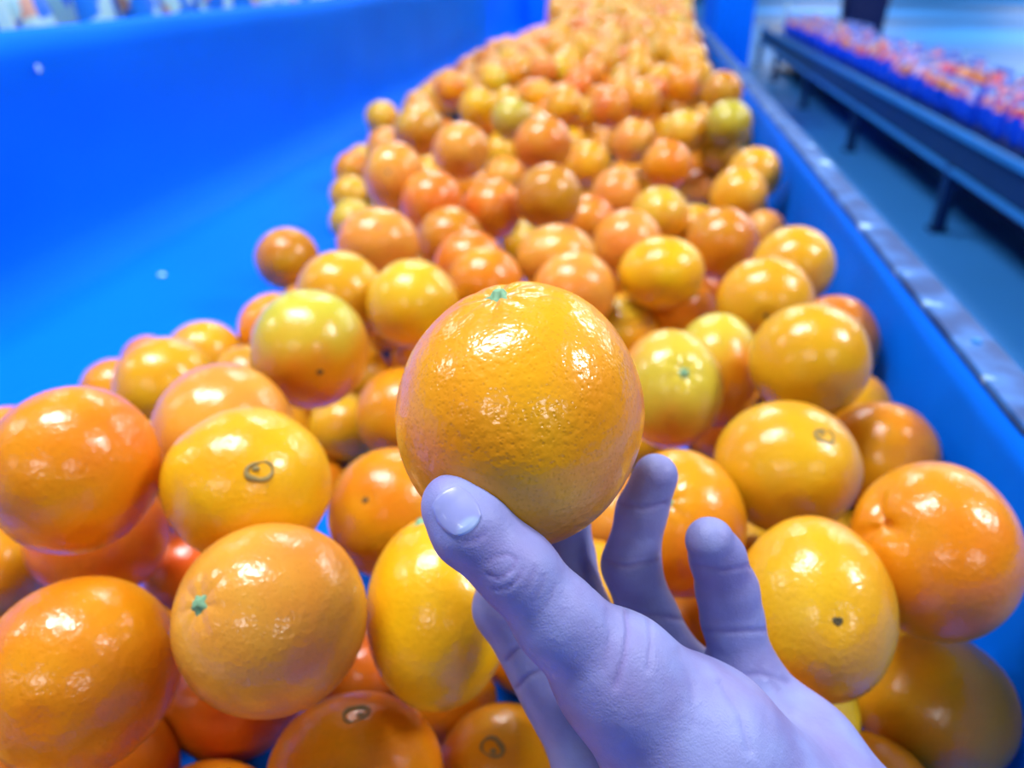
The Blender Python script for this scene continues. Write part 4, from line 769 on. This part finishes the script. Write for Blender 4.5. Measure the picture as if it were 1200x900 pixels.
# ------------------------------------------------------------------ the hand
def cp(px, py, d):                # camera-space point
    return np.array([(px-600)/FPX*d, (450-py)/FPX*d, d])
def chain(*pts):
    return [(cp(*a[:3]), a[3], cp(*b[:3]), b[3]) for a, b in zip(pts[:-1], pts[1:])]
HAND = {
 'thumb': (chain((529, 591, .2290, .0088), (552, 618, .2285, .0101), (604, 668, .2290, .0104), (656, 727, .2330, .0118), (722, 792, .2400, .0180), (812, 880, .2500, .0275), (930, 990, .2600, .0300)), .007),
 'palm': (chain((880, 818, .2900, .0150), (930, 885, .2830, .0195), (990, 965, .2720, .0240))
          + chain((806, 812, .3000, .0135), (940, 985, .2780, .0230))
          + chain((752, 850, .3000, .0135), (900, 1000, .2780, .0230))
          + chain((697, 905, .2860, .0125), (860, 1020, .2750, .0220))
          + chain((950, 1000, .2640, .0300), (1130, 1180, .2350, .0310), (1330, 1380, .2050, .0330)), .012),
 'index': (chain((697, 905, .2860, .0120), (590, 712, .2920, .0108), (602, 640, .3080, .0092), (628, 590, .3130, .0080)), .005),
 'middle': (chain((752, 848, .3000, .0122), (684, 722, .3140, .0108), (668, 650, .3190, .0094), (668, 588, .3130, .0082)), .005),
 'ring': (chain((806, 800, .3020, .0122), (760, 724, .3000, .0110), (739, 662, .2960, .0107), (752, 600, .2910, .0090), (769, 557, .2860, .0082)), .004),
 'little': (chain((880, 812, .2900, .0125), (858, 726, .2880, .0108), (852, 690, .2850, .0106), (842, 655, .2790, .0096), (832, 634, .2740, .0086)), .004),
}
def seg_d(p, s):
    a, ra, b, rb = s
    ba = (b-a).astype(np.float32); pa = p-a.astype(np.float32)
    h = np.clip(pa @ ba/float(ba @ ba), 0, 1)
    return np.sqrt(((pa-h[:, None]*ba)**2).sum(1))-(ra+(rb-ra)*h)
def smin(a, b, k):
    h = np.maximum(k-np.abs(a-b), 0)/k
    return np.minimum(a, b)-h*h*k*.25
def hand_parts(p):
    out = {}
    for nm, (segs, k) in HAND.items():
        d = None
        for s in segs:
            q = seg_d(p, s); d = q if d is None else smin(d, q, k)
        out[nm] = d
    return out
def hand_sdf(p, parts=None):
    q = parts or hand_parts(p)
    core = smin(q['palm'], q['thumb'], .012)
    d = core
    for nm in ('index', 'middle', 'ring', 'little'):
        d = smin(d, smin(core, q[nm], .010), .0012)
    # web of skin between neighbouring finger roots
    return d
GH = .0009
lo = np.array([-.036, -.235, .165]); hi = np.array([.175, -.012, .342])
NB = 8
nblk = np.ceil((hi-lo)/(GH*NB)).astype(int); dims = nblk*NB+1
bc = np.stack(np.meshgrid(*[np.arange(n) for n in nblk], indexing='ij'), -1).reshape(-1, 3)
cen = (lo+(bc+.5)*NB*GH).astype(np.float32)
cd = hand_sdf(cen)
half = NB*GH*.87+.003
vol = np.full(dims, 1.0, np.float32)
inside_b = bc[cd < -half]
for b_ in inside_b:
    s = b_*NB; vol[s[0]:s[0]+NB+1, s[1]:s[1]+NB+1, s[2]:s[2]+NB+1] = -1.0
act = bc[np.abs(cd) <= half]
ofs = np.stack(np.meshgrid(*[np.arange(NB+1)]*3, indexing='ij'), -1).reshape(-1, 3)
for c0 in range(0, len(act), 600):
    idx = (act[c0:c0+600, None]*NB+ofs[None]).reshape(-1, 3)
    vol[idx[:, 0], idx[:, 1], idx[:, 2]] = hand_sdf((lo+idx*GH).astype(np.float32))
# surface nets
neg = vol < 0
cshape = tuple(n-1 for n in dims)
cnt = np.zeros(cshape, np.int8)
for dx in (0, 1):
    for dy in (0, 1):
        for dz in (0, 1):
            cnt += neg[dx:dx+cshape[0], dy:dy+cshape[1], dz:dz+cshape[2]]
cells = np.argwhere((cnt > 0) & (cnt < 8))
cid = np.full(cshape, -1, np.int64); cid[tuple(cells.T)] = np.arange(len(cells))
acc = np.zeros((len(cells), 3)); num = np.zeros(len(cells))
corners = [(i, j, k) for i in (0, 1) for j in (0, 1) for k in (0, 1)]
for a in corners:
    for ax in range(3):
        if a[ax]: continue
        b_ = list(a); b_[ax] = 1
        va = vol[tuple((cells+np.array(a)).T)]; vb = vol[tuple((cells+np.array(b_)).T)]
        mk_ = (va < 0) != (vb < 0)
        t = np.where(mk_, va/np.where(mk_, va-vb, 1), 0)
        pt = np.array(a, float)+np.zeros((len(cells), 3)); pt[:, ax] += t
        acc[mk_] += pt[mk_]; num[mk_] += 1
hv = lo+(cells+acc/num[:, None])*GH
hf = []
for ax in range(3):
    u, w_ = (ax+1) % 3, (ax+2) % 3
    sl0 = [slice(None)]*3; sl1 = [slice(None)]*3
    sl0[ax] = slice(0, -1); sl1[ax] = slice(1, None)
    A, B = neg[tuple(sl0)], neg[tuple(sl1)]
    e = np.argwhere(A != B)
    e = e[(e[:, u] > 0) & (e[:, w_] > 0) & (e[:, u] < cshape[u]) & (e[:, w_] < cshape[w_])]
    fl = A[tuple(e.T)]
    du = np.zeros(3, int); du[u] = 1; dw = np.zeros(3, int); dw[w_] = 1
    q = np.stack([cid[tuple((e-du-dw).T)], cid[tuple((e-dw).T)], cid[tuple(e.T)], cid[tuple((e-du).T)]], 1)
    q[~fl] = q[~fl][:, ::-1]
    hf.append(q)
hf = np.concatenate(hf); hf = hf[(hf >= 0).all(1)]
def lap(v, f, n, lam):
    ed = np.concatenate([f[:, [i, (i+1) % 4]] for i in range(4)])
    for _ in range(n):
        s = np.zeros_like(v); c = np.zeros(len(v))
        np.add.at(s, ed[:, 0], v[ed[:, 1]]); np.add.at(c, ed[:, 0], 1)
        v = v+lam*(s/np.maximum(c, 1)[:, None]-v)
    return v
hv = lap(hv, hf, 3, .5)
# keep clear of the held orange: fingers press flat against the peel
hc_cam = cp(609, 486, .262)
def vnormals(v, f):
    n = np.cross(v[f[:, 2]]-v[f[:, 0]], v[f[:, 3]]-v[f[:, 1]])
    o = np.zeros_like(v)
    for i in range(4): np.add.at(o, f[:, i], n)
    return o/np.maximum(np.linalg.norm(o, axis=1), 1e-12)[:, None]
hn = vnormals(hv, hf)
if (hn*(hv-hv.mean(0))).sum() < 0:
    pass
part = hand_parts(hv.astype(np.float32)); names = list(part); own = np.array([part[n] for n in names]).argmin(0)
hpx = np.stack([600+FPX*hv[:, 0]/hv[:, 2], 450-FPX*hv[:, 1]/hv[:, 2]], 1)
# outward normal sign: gradient of the sdf
g0 = hand_sdf((hv[:500]+hn[:500]*.001).astype(np.float32))-hand_sdf((hv[:500]-hn[:500]*.001).astype(np.float32))
if g0.mean() < 0: hn = -hn; hf = hf[:, ::-1]
facing = -(hn*hv).sum(1)/np.linalg.norm(hv, axis=1) > .05
crease = np.zeros(len(hv))
CREASES = [  # owners, pixel polyline, half width (px), depth (mm), darkness
 (('thumb',), [(572, 674), (584, 678), (598, 670), (606, 656)], 2.0, .45, .55),
 (('thumb',), [(577, 691), (592, 691), (606, 680), (612, 668)], 2.2, .35, .40),
 (('thumb',), [(572, 658), (582, 651), (596, 650), (606, 656)], 2.2, .30, .35),
 (('thumb',), [(545, 636), (556, 634), (568, 626)], 5.0, .30, .30),
 (('thumb',), [(610, 700), (622, 682), (626, 664)], 2.0, .18, .20),
 (('thumb',), [(622, 708), (634, 690), (638, 674)], 2.0, .18, .20),
 (('thumb',), [(632, 718), (645, 702), (650, 686)], 2.0, .16, .18),
 (('thumb',), [(598, 706), (606, 698)], 2.0, .18, .20),
 (('thumb', 'palm'), [(733, 706), (737, 740), (732, 772), (722, 805)], 3.0, .75, .40),
 (('thumb', 'palm'), [(760, 726), (763, 752), (760, 785)], 3.0, .35, .20),
 (('thumb', 'palm'), [(712, 716), (716, 748), (708, 785)], 4.0, .25, .12),
 (('thumb', 'palm'), [(845, 800), (868, 835), (880, 880)], 5.0, .5, .15),
 (('thumb', 'palm'), [(795, 765), (812, 800), (815, 850)], 5.0, .25, .08),
 (('palm', 'little'), [(905, 800), (925, 832), (928, 875)], 5.0, .5, .18),
 (('palm', 'little'), [(850, 795), (890, 790), (925, 800)], 4.0, .45, .22),
 (('ring',), [(702, 655), (735, 664), (777, 656)], 2.6, .6, .45),
 (('ring',), [(703, 648), (735, 655), (776, 648)], 2.4, .25, .20),
 (('ring',), [(724, 590), (752, 596), (780, 590)], 2.6, .5, .40),
 (('ring', 'palm'), [(722, 712), (755, 720), (800, 726)], 3.0, .6, .40),
 (('little',), [(815, 662), (848, 670), (888, 662)], 3.0, .5, .35),
 (('little', 'palm'), [(815, 738), (855, 741), (908, 738)], 3.0, .6, .35),
 (('index',), [(594, 774), (603, 764), (614, 755)], 2.6, .8, .55),
 (('index',), [(606, 806), (618, 793), (634, 785)], 2.6, .8, .55),
]
def seg_px(p, a, b):
    a = np.array(a, float); b = np.array(b, float); ba = b-a
    h = np.clip(((p-a) @ ba)/(ba @ ba), 0, 1)
    return np.hypot(*(p-a-h[:, None]*ba).T), h
disp = np.zeros(len(hv))
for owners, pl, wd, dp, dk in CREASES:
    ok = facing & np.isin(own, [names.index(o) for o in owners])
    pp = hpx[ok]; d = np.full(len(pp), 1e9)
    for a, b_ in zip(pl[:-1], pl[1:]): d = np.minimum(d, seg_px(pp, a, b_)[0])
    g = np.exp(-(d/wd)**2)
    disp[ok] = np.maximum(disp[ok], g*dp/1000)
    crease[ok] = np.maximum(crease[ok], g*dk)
# soft lumps: knuckle pad, thenar folds
wob = np.array([mnoise.noise(Vector(p)*55) for p in hv])
hv = hv-hn*disp[:, None]+hn*(wob*.0006)[:, None]
# nail bed: a shallow step under the nail
NC = np.array((533.0, 601.0)); NA = np.array((.62, .785)); NP = np.array((.785, -.62))
def nail_uv(p):
    q = p-NC; return q @ NA/31.0, (q @ NP-3)/28.0
def press(v):                     # where the hand touches the peel it yields to it
    d = v-hc_cam; l = np.linalg.norm(d, axis=1)
    lim = HR*.985
    k = (l < lim)
    v = v.copy(); v[k] = hc_cam+d[k]/l[k][:, None]*lim
    return v
hv = press(hv)
B3 = np.array([tuple(CR), tuple(CU), tuple(CF)])
org = W(950, 1000, .264)
hw = hv @ B3+np.array(tuple(CAM))-np.array(tuple(org))
me = mesh_from('hand', hw, hf)
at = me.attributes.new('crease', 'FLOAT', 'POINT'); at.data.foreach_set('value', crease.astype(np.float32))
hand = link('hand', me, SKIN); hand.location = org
tag(hand, 'hand reaching in from the lower right, holding the orange with thumb in front', 'hand')
# thumb nail: marched onto the thumb, slightly proud
def march(px, py):
    d = np.array([(px-600)/FPX, (450-py)/FPX, 1.0]); t = .19; best = (1e9, t)
    for _ in range(60):
        s = float(hand_sdf((d*t)[None].astype(np.float32))[0])
        if s < best[0]: best = (s, t)
        if s < 1e-5: return d*t, True
        t += max(s*.8, 1e-5)
        if t > .27: break
    return d*best[1], False
nv_ = []; nf_ = []; lun = []; NU, NV = 22, 18
for i in range(NU+1):
    for j in range(NV+1):
        a, b_ = i/NU*2-1, j/NV*2-1
        # rounded-square disc
        x = a*math.sqrt(1-.46*b_*b_); y = b_*math.sqrt(1-.46*a*a)
        q = NC+NA*(x*30)+NP*(3+y*27)
        p, hit = march(*q)
        e = .0006
        g = np.array([float(hand_sdf((p+np.eye(3)[k]*e)[None].astype(np.float32))[0]-hand_sdf((p-np.eye(3)[k]*e)[None].astype(np.float32))[0]) for k in range(3)])
        g /= max(np.linalg.norm(g), 1e-9)
        lun.append(max(0.0, min(1.0, (1-math.hypot((x-1.0)/.62, y/.72))*4)))
        rim = max(abs(a), abs(b_))
        lift = .00050 if rim < .93 else .00020 if rim < .99 else -.0004
        if x > .75: lift -= .0002
        nv_.append(tuple((p+g*lift) @ B3+np.array(tuple(CAM))-np.array(tuple(org))))
for i in range(NU):
    for j in range(NV):
        a = i*(NV+1)+j; nf_.append((a, a+NV+1, a+NV+2, a+1))
me = mesh_from('thumb_nail', nv_, nf_)
bm = bmesh.new(); bm.from_mesh(me); bmesh.ops.recalc_face_normals(bm, faces=bm.faces)
f0 = max(bm.faces, key=lambda f: f.calc_area())
if f0.normal.dot(CF) > 0: bmesh.ops.reverse_faces(bm, faces=bm.faces)
bm.to_mesh(me); bm.free()
at = me.attributes.new('lunula', 'FLOAT', 'POINT'); at.data.foreach_set('value', lun)
nl = link('thumb_nail', me, NAIL, hand); nl['label'] = 'glossy thumb nail'


# ------------------------------------------------------------------ bench with packs on the right
bench = tag(empty('display_bench', (1.8, 6, 0)), 'low dark steel display bench across the aisle, carrying snack packs', 'bench')
def to_bench(o):
    o.parent = bench; o.matrix_parent_inverse = Matrix.Translation((-1.8, -6, 0)); return o
BX, BZ, BY0, BY1 = 1.42, CAMZ-.645, 2.0, 10.8
to_bench(link('bench_top', box_mesh('bench_top', BX, BX+.95, BY0, BY1, BZ-.025, BZ, .003), STEELDARK, smooth=False))
to_bench(link('top_edge', box_mesh('top_edge', BX-.022, BX-.002, BY0, BY1, BZ-.022, BZ+.012, .004), STEELLIGHT, smooth=False))
to_bench(link('apron', box_mesh('apron', BX+.005, BX+.03, BY0, BY1, BZ-.155, BZ-.027, .002), STEELDARK, smooth=False))
y = BY0
while y < BY1-.1:
    to_bench(link('edge_strip', box_mesh('edge_strip', BX-.012, BX+.012, y+.012, min(y+1.82, BY1)-.012, BZ-.180, BZ-.158, .003), STEELLIGHT, smooth=False))
    y += 1.82
for y in (BY0+.1, 3.82, 5.64, 7.46, 9.28, BY1-.1):
    for x in (BX+.01, BX+.88):
        lg = to_bench(link('leg', box_mesh('leg', x-.02, x+.03, y-.03, y+.03, .012, BZ-.03 if x > 1.6 else BZ-.156, .003), STEELDARK, smooth=False))
        ft = link('foot', box_mesh('foot', x-.035, x+.045, y-.045, y+.045, 0, .012, .002), NAVY, parent=lg, smooth=False)
to_bench(link('lower_shelf', box_mesh('lower_shelf', BX+.22, BX+.86, BY0+.05, BY1-.05, .10, .13, .002), NAVY, smooth=False))

def pack_material(name, low, mids, top, split=(.68, .97), scale=22):
    m, nt, b = new_mat(name)
    L = nt.links.new
    tc = nd(nt, 'ShaderNodeTexCoord'); oi = nd(nt, 'ShaderNodeObjectInfo')
    sep = nd(nt, 'ShaderNodeSeparateXYZ'); L(tc.outputs['Generated'], sep.inputs[0])
    n = nd(nt, 'ShaderNodeTexVoronoi'); n.voronoi_dimensions = '4D'; n.inputs['Scale'].default_value = scale
    L(tc.outputs['Object'], n.inputs['Vector'])
    sc_ = nd(nt, 'ShaderNodeSeparateColor'); L(n.outputs['Color'], sc_.inputs[0])
    w = nd(nt, 'ShaderNodeMath', operation='MULTIPLY'); w.inputs[1].default_value = 40; L(oi.outputs['Random'], w.inputs[0]); L(w.outputs[0], n.inputs['W'])
    cr = nd(nt, 'ShaderNodeValToRGB'); cr.color_ramp.interpolation = 'CONSTANT'
    el = cr.color_ramp.elements
    el[0].position = 0; el[0].color = (*mids[0], 1); el[1].position = .26; el[1].color = (*mids[1], 1)
    for k, c in enumerate(mids[2:]): e = el.new(.46+.18*k); e.color = (*c, 1)
    L(sc_.outputs[0], cr.inputs[0])
    def above(t):
        q = nd(nt, 'ShaderNodeMath', operation='MULTIPLY_ADD'); q.inputs[1].default_value = .22; L(n.outputs['Distance'], q.inputs[0]); L(sep.outputs['Z'], q.inputs[2])
        g = nd(nt, 'ShaderNodeMath', operation='GREATER_THAN'); g.inputs[1].default_value = t+.11; L(q.outputs[0], g.inputs[0]); return g
    m1 = nd(nt, 'ShaderNodeMix', data_type='RGBA'); m1.inputs['A'].default_value = (*low, 1); L(cr.outputs[0], m1.inputs['B']); L(above(split[0]).outputs[0], m1.inputs['Factor'])
    m2 = nd(nt, 'ShaderNodeMix', data_type='RGBA'); m2.inputs['B'].default_value = (*top, 1); L(m1.outputs['Result'], m2.inputs['A']); L(above(split[1]).outputs[0], m2.inputs['Factor'])
    L(m2.outputs['Result'], b.inputs['Base Color'])
    b.inputs['Roughness'].default_value = .3
    return m
PACKM = pack_material('snack_pack_print', (.002, .07, .85), [(.70, .10, .16), (.80, .30, .08), (.65, .22, .34), (.03, .08, .80), (.45, .38, .85)], (.30, .50, 1.0), scale=17)
SEALR = plain('blue_foil_seal', (.10, .25, .85), .4, vary=.2, scale=40)
SEALM = plain('foil_seal', (.30, .50, .95), .3, metal=.2, vary=.1, scale=40)
PACKL = pack_material('white_pack_print', (.50, .90, 1.0), [(.55, .93, 1.0), (.02, .22, 1.0), (.60, .95, 1.0), (.80, .45, .34), (.02, .25, 1.0)], (.5, .9, 1.0), split=(.05, .97), scale=24)

def pack_mesh(name, w, h, d, seed):
    rn = random.Random(seed); o = Vector((rn.random()*9, rn.random()*9, rn.random()*9))
    nu, nv = 10, 12; v = []; f = []
    for s in (1, -1):
        for j in range(nv+1):
            for i in range(nu+1):
                u = i/nu*2-1; t = j/nv
                th = (1-abs(u)**3)*math.sin(math.pi*min(1, max(0, t*1.02)))**.55 if 0 < t < 1 else 0
                yy = s*d/2*th*(1+.25*mnoise.noise(Vector((u*2, t*3, s))+o))
                xx = w/2*u*(1-.10*math.sin(math.pi*t))
                v.append((xx, yy, h*t))
    n = (nu+1)*(nv+1)
    for s in (0, 1):
        for j in range(nv):
            for i in range(nu):
                a = s*n+j*(nu+1)+i; q = (a, a+1, a+nu+2, a+nu+1)
                f.append(q if s else q[::-1])
    me = mesh_from(name, v, f)
    bm = bmesh.new(); bm.from_mesh(me); bmesh.ops.remove_doubles(bm, verts=bm.verts, dist=1e-5); bmesh.ops.recalc_face_normals(bm, faces=bm.faces)
    bm.to_mesh(me); bm.free()
    return me
def seal_mesh(w, h):                              # crimped top seal
    v = []; f = []; n = 22
    for j in range(2):
        for i in range(n+1):
            for s in (0, 1):
                v.append((w*(i/n-.5), .0022*math.sin(i*1.9)+(s-.5)*.0016, h*j))
    r_ = 2*(n+1)
    for i in range(n):
        a = 2*i
        f += [(a, a+2, a+2+r_, a+r_), (a+3, a+1, a+1+r_, a+3+r_), (a+r_, a+2+r_, a+3+r_, a+1+r_), (a+1, a+3, a+2, a)]
    f += [(0, r_, r_+1, 1), (2*n+1, 2*n+1+r_, 2*n+r_, 2*n)]
    return mesh_from('top_seal', v, f)
PK = [pack_mesh('snack_pack', .135, .175, .085, i) for i in range(4)]
SEAL = seal_mesh(.132, .022)
ONES = 'zero first second third fourth fifth sixth seventh eighth ninth tenth eleventh twelfth thirteenth fourteenth fifteenth sixteenth seventeenth eighteenth nineteenth'.split()
def ordinal(n):
    if n < 20: return ONES[n]
    tens = ('twenty', 'thirty', 'forty', 'fifty', 'sixty')[n//10-2]
    return {'twenty': 'twentieth', 'thirty': 'thirtieth', 'forty': 'fortieth', 'fifty': 'fiftieth', 'sixty': 'sixtieth'}[tens] if n % 10 == 0 else tens+'-'+ONES[n % 10]
rows = [(1.505, 'blue snack pack in the front row on the low bench', 'front row packs', 0),
        (1.625, 'snack pack in the middle row on the low bench', 'middle row packs', .02),
        (1.745, 'snack pack in the rear row on the low bench', 'rear row packs', .035)]
rnd = random.Random(5)
for rx, lab, grp, dz in rows:
    y = 3.02; cnt_ = 0
    while y < 9.4:
        cnt_ += 1
        o = link('snack_pack', rnd.choice(PK), PACKM)
        s = rnd.uniform(.9, 1.1)
        o.scale = (s, s, s*(1.0 if dz == 0 else 1.12))
        o.location = (rx+rnd.uniform(-.012, .012), y, BZ+.001)
        o.rotation_euler = (rnd.uniform(-.06, .06), rnd.uniform(-.10, .10), math.pi/2+rnd.uniform(-.35, .35))
        tag(o, lab+', %s from the carton' % ordinal(cnt_), 'snack pack', grp)
        se = link('top_seal', SEAL, SEALR, o); se.location = (0, 0, .172)
        y += .148+rnd.uniform(0, .014)

# open carton at the near end of the bench
ct = tag(empty('carton', (1.60, 2.72, BZ)), 'pale blue open carton tray at the near end of the bench', 'carton')
for nm, a in (('base', (-.13, .13, -.18, .18, .001, .006)), ('side_wall', (-.13, -.125, -.18, .18, .006, .05)), ('side_wall', (.125, .13, -.18, .18, .006, .05)),
              ('end_wall', (-.125, .125, -.18, -.175, .006, .05)), ('end_wall', (-.125, .125, .175, .18, .006, .05))):
    link(nm, box_mesh(nm, *a, .001), CARTON, ct, smooth=False)
# price card standing at the far end of the bench
pc_ = tag(empty('price_card', (1.56, 9.9, BZ)), 'white price card standing at the far end of the bench', 'sign')
link('card', box_mesh('card', -.006, .006, -.11, .11, .10, .30, .002), PAPER, pc_, smooth=False)
link('post', box_mesh('post', -.008, .008, -.008, .008, .012, .10, .002), STEELLIGHT, pc_, smooth=False)
link('foot', box_mesh('foot', -.05, .05, -.06, .06, 0, .012, .002), STEELLIGHT, pc_, smooth=False)

# dark bin behind the bench
def tub_mesh(name, prof, n=28, sq=.75):
    v = []; f = []
    for (r_, z) in prof:
        for j in range(n):
            a = 2*math.pi*j/n; c, s = math.cos(a), math.sin(a)
            k = r_/max(1e-6, (abs(c)**4+abs(s)**4)**.25)
            v.append((k*c, k*s*sq, z))
    for i in range(len(prof)-1):
        for j in range(n):
            a = i*n+j; b_ = i*n+(j+1) % n; f.append((a, b_, b_+n, a+n))
    f.append(tuple(range(n))[::-1])
    f.append(tuple((len(prof)-1)*n+j for j in range(n)))
    return mesh_from(name, v, f)
wb = tag(empty('waste_bin', (3.02, 12.6, 0)), 'dark navy waste bin standing on the floor behind the bench', 'waste bin')
link('body', tub_mesh('body', [(.24, 0), (.26, .03), (.31, .86)]), NAVY, wb)
link('lid', tub_mesh('lid', [(.335, .861), (.335, .90), (.28, .98), (.10, 1.02)]), NAVY, wb)

# next bin under a blue tarp, past the end of the aisle side
nb = tag(empty('draped_table', (.78, 6.9, 0)), 'table draped in bright blue tarp just past the metal rail', 'table')
def drape(x0, x1, y0, y1, h):
    v = []; f = []; n = 120; per = []
    for i in range(n):
        t = i/n*4; s = int(t); u = t-s
        c = [(x0, y0), (x1, y0), (x1, y1), (x0, y1)]
        a, b_ = c[s], c[(s+1) % 4]; per.append((a[0]+(b_[0]-a[0])*u, a[1]+(b_[1]-a[1])*u))
    cx, cy = (x0+x1)/2, (y0+y1)/2
    for (z, fl) in ((.03, .045), (h*.5, .028), (h-.02, .006), (h, 0), (h+.001, -.05)):
        for i, (x, y) in enumerate(per):
            wv = fl*(.5+.5*math.sin(i*1.25)) if fl > 0 else fl
            d = Vector((x-cx, y-cy)).normalized()
            v.append((x+d.x*wv, y+d.y*wv, z))
    for j in range(4):
        for i in range(n):
            a = j*n+i; b_ = j*n+(i+1) % n; f.append((a, b_, b_+n, a+n))
    f.append(tuple(4*n+i for i in range(n)))
    return mesh_from('tarp_cover', v, f)
o = link('tarp_cover', drape(.50, .76, 6.2, 7.6, CAMZ-.09), TARP); o.parent = nb; o.matrix_parent_inverse = Matrix.Translation((-.78, -6.9, 0))

# ------------------------------------------------------------------ packs beyond the left wall
ctr = tag(empty('display_counter', (-1.3, 2, 0)), 'counter with pale packs behind the blue left wall', 'counter')
for nm, a in (('counter_top', (-1.75, -.93, -.2, 6, CAMZ-.205, CAMZ-.17)), ('counter_body', (-1.70, -.96, -.15, 5.95, .0, CAMZ-.206))):
    o = link(nm, box_mesh(nm, *a, .004), DARKBLUE, smooth=False); o.parent = ctr; o.matrix_parent_inverse = Matrix.Translation((1.3, -2, 0))
PL = [pack_mesh('wafer_pack', .12, .20, .045, 20+i) for i in range(3)]
SEALL = seal_mesh(.118, .018)
for k, xx in enumerate((-1.0, -1.10, -1.20)):
    y = .92+.03*k; cnt_ = 0
    while y < 3.2:
        cnt_ += 1
        o = link('wafer_pack', rnd.choice(PL), PACKL)
        s = rnd.uniform(.92, 1.06); o.scale = (s, s, s*(1+.12*k))
        o.location = (xx+rnd.uniform(-.008, .008), y, CAMZ-.169)
        e = Euler((rnd.uniform(-.05, .05), 0, math.pi/2+rnd.uniform(-.12, .12))); e.rotate(Euler((rnd.uniform(.12, .42), 0, 0)))
        o.rotation_euler = e
        tag(o, '%s pale pack from the left in the %s row behind the blue wall' % (ordinal(cnt_), ('front', 'second', 'third')[k]),
            'pack', 'packs beyond the left wall, row %s' % ('one', 'two', 'three')[k])
        se = link('top_seal', SEALL, SEALM, o); se.location = (0, 0, .197)
        y += .128+rnd.uniform(0, .03)

# scraps stuck to the tarp
def scrap(name, loc, rot, label, s=1.0):
    v = []; n = 11; rn = random.Random(name)
    for z in (0, .0008):
        for i in range(n):
            a = 2*math.pi*i/n; q = .0055*s*rn.uniform(.75, 1.2); v.append((q*math.cos(a), q*math.sin(a)*.8, z))
    f = [tuple(range(n))[::-1], tuple(range(n, 2*n))]+[(i, (i+1) % n, n+(i+1) % n, n+i) for i in range(n)]
    o = link('paper_scrap', mesh_from('paper_scrap', v, f), PAPER, smooth=False); o.location = loc; o.rotation_euler = rot
    return tag(o, label, 'scrap', 'paper scraps on the tarp')
def hit_x(px, py, x):
    d = W(px, py, 1)-CAM; return CAM+d*(x/d.x)
def hit_z(px, py, z):
    d = W(px, py, 1)-CAM; return CAM+d*((z-CAMZ)/d.z)
scrap('a', hit_x(45, 80, -.842), (0, math.pi/2, 0), 'tiny white scrap high on the blue wall at left')
scrap('b', hit_z(190, 322, FLO+.002), (0, 0, .4), 'tiny white scrap on the blue floor near the lone orange')
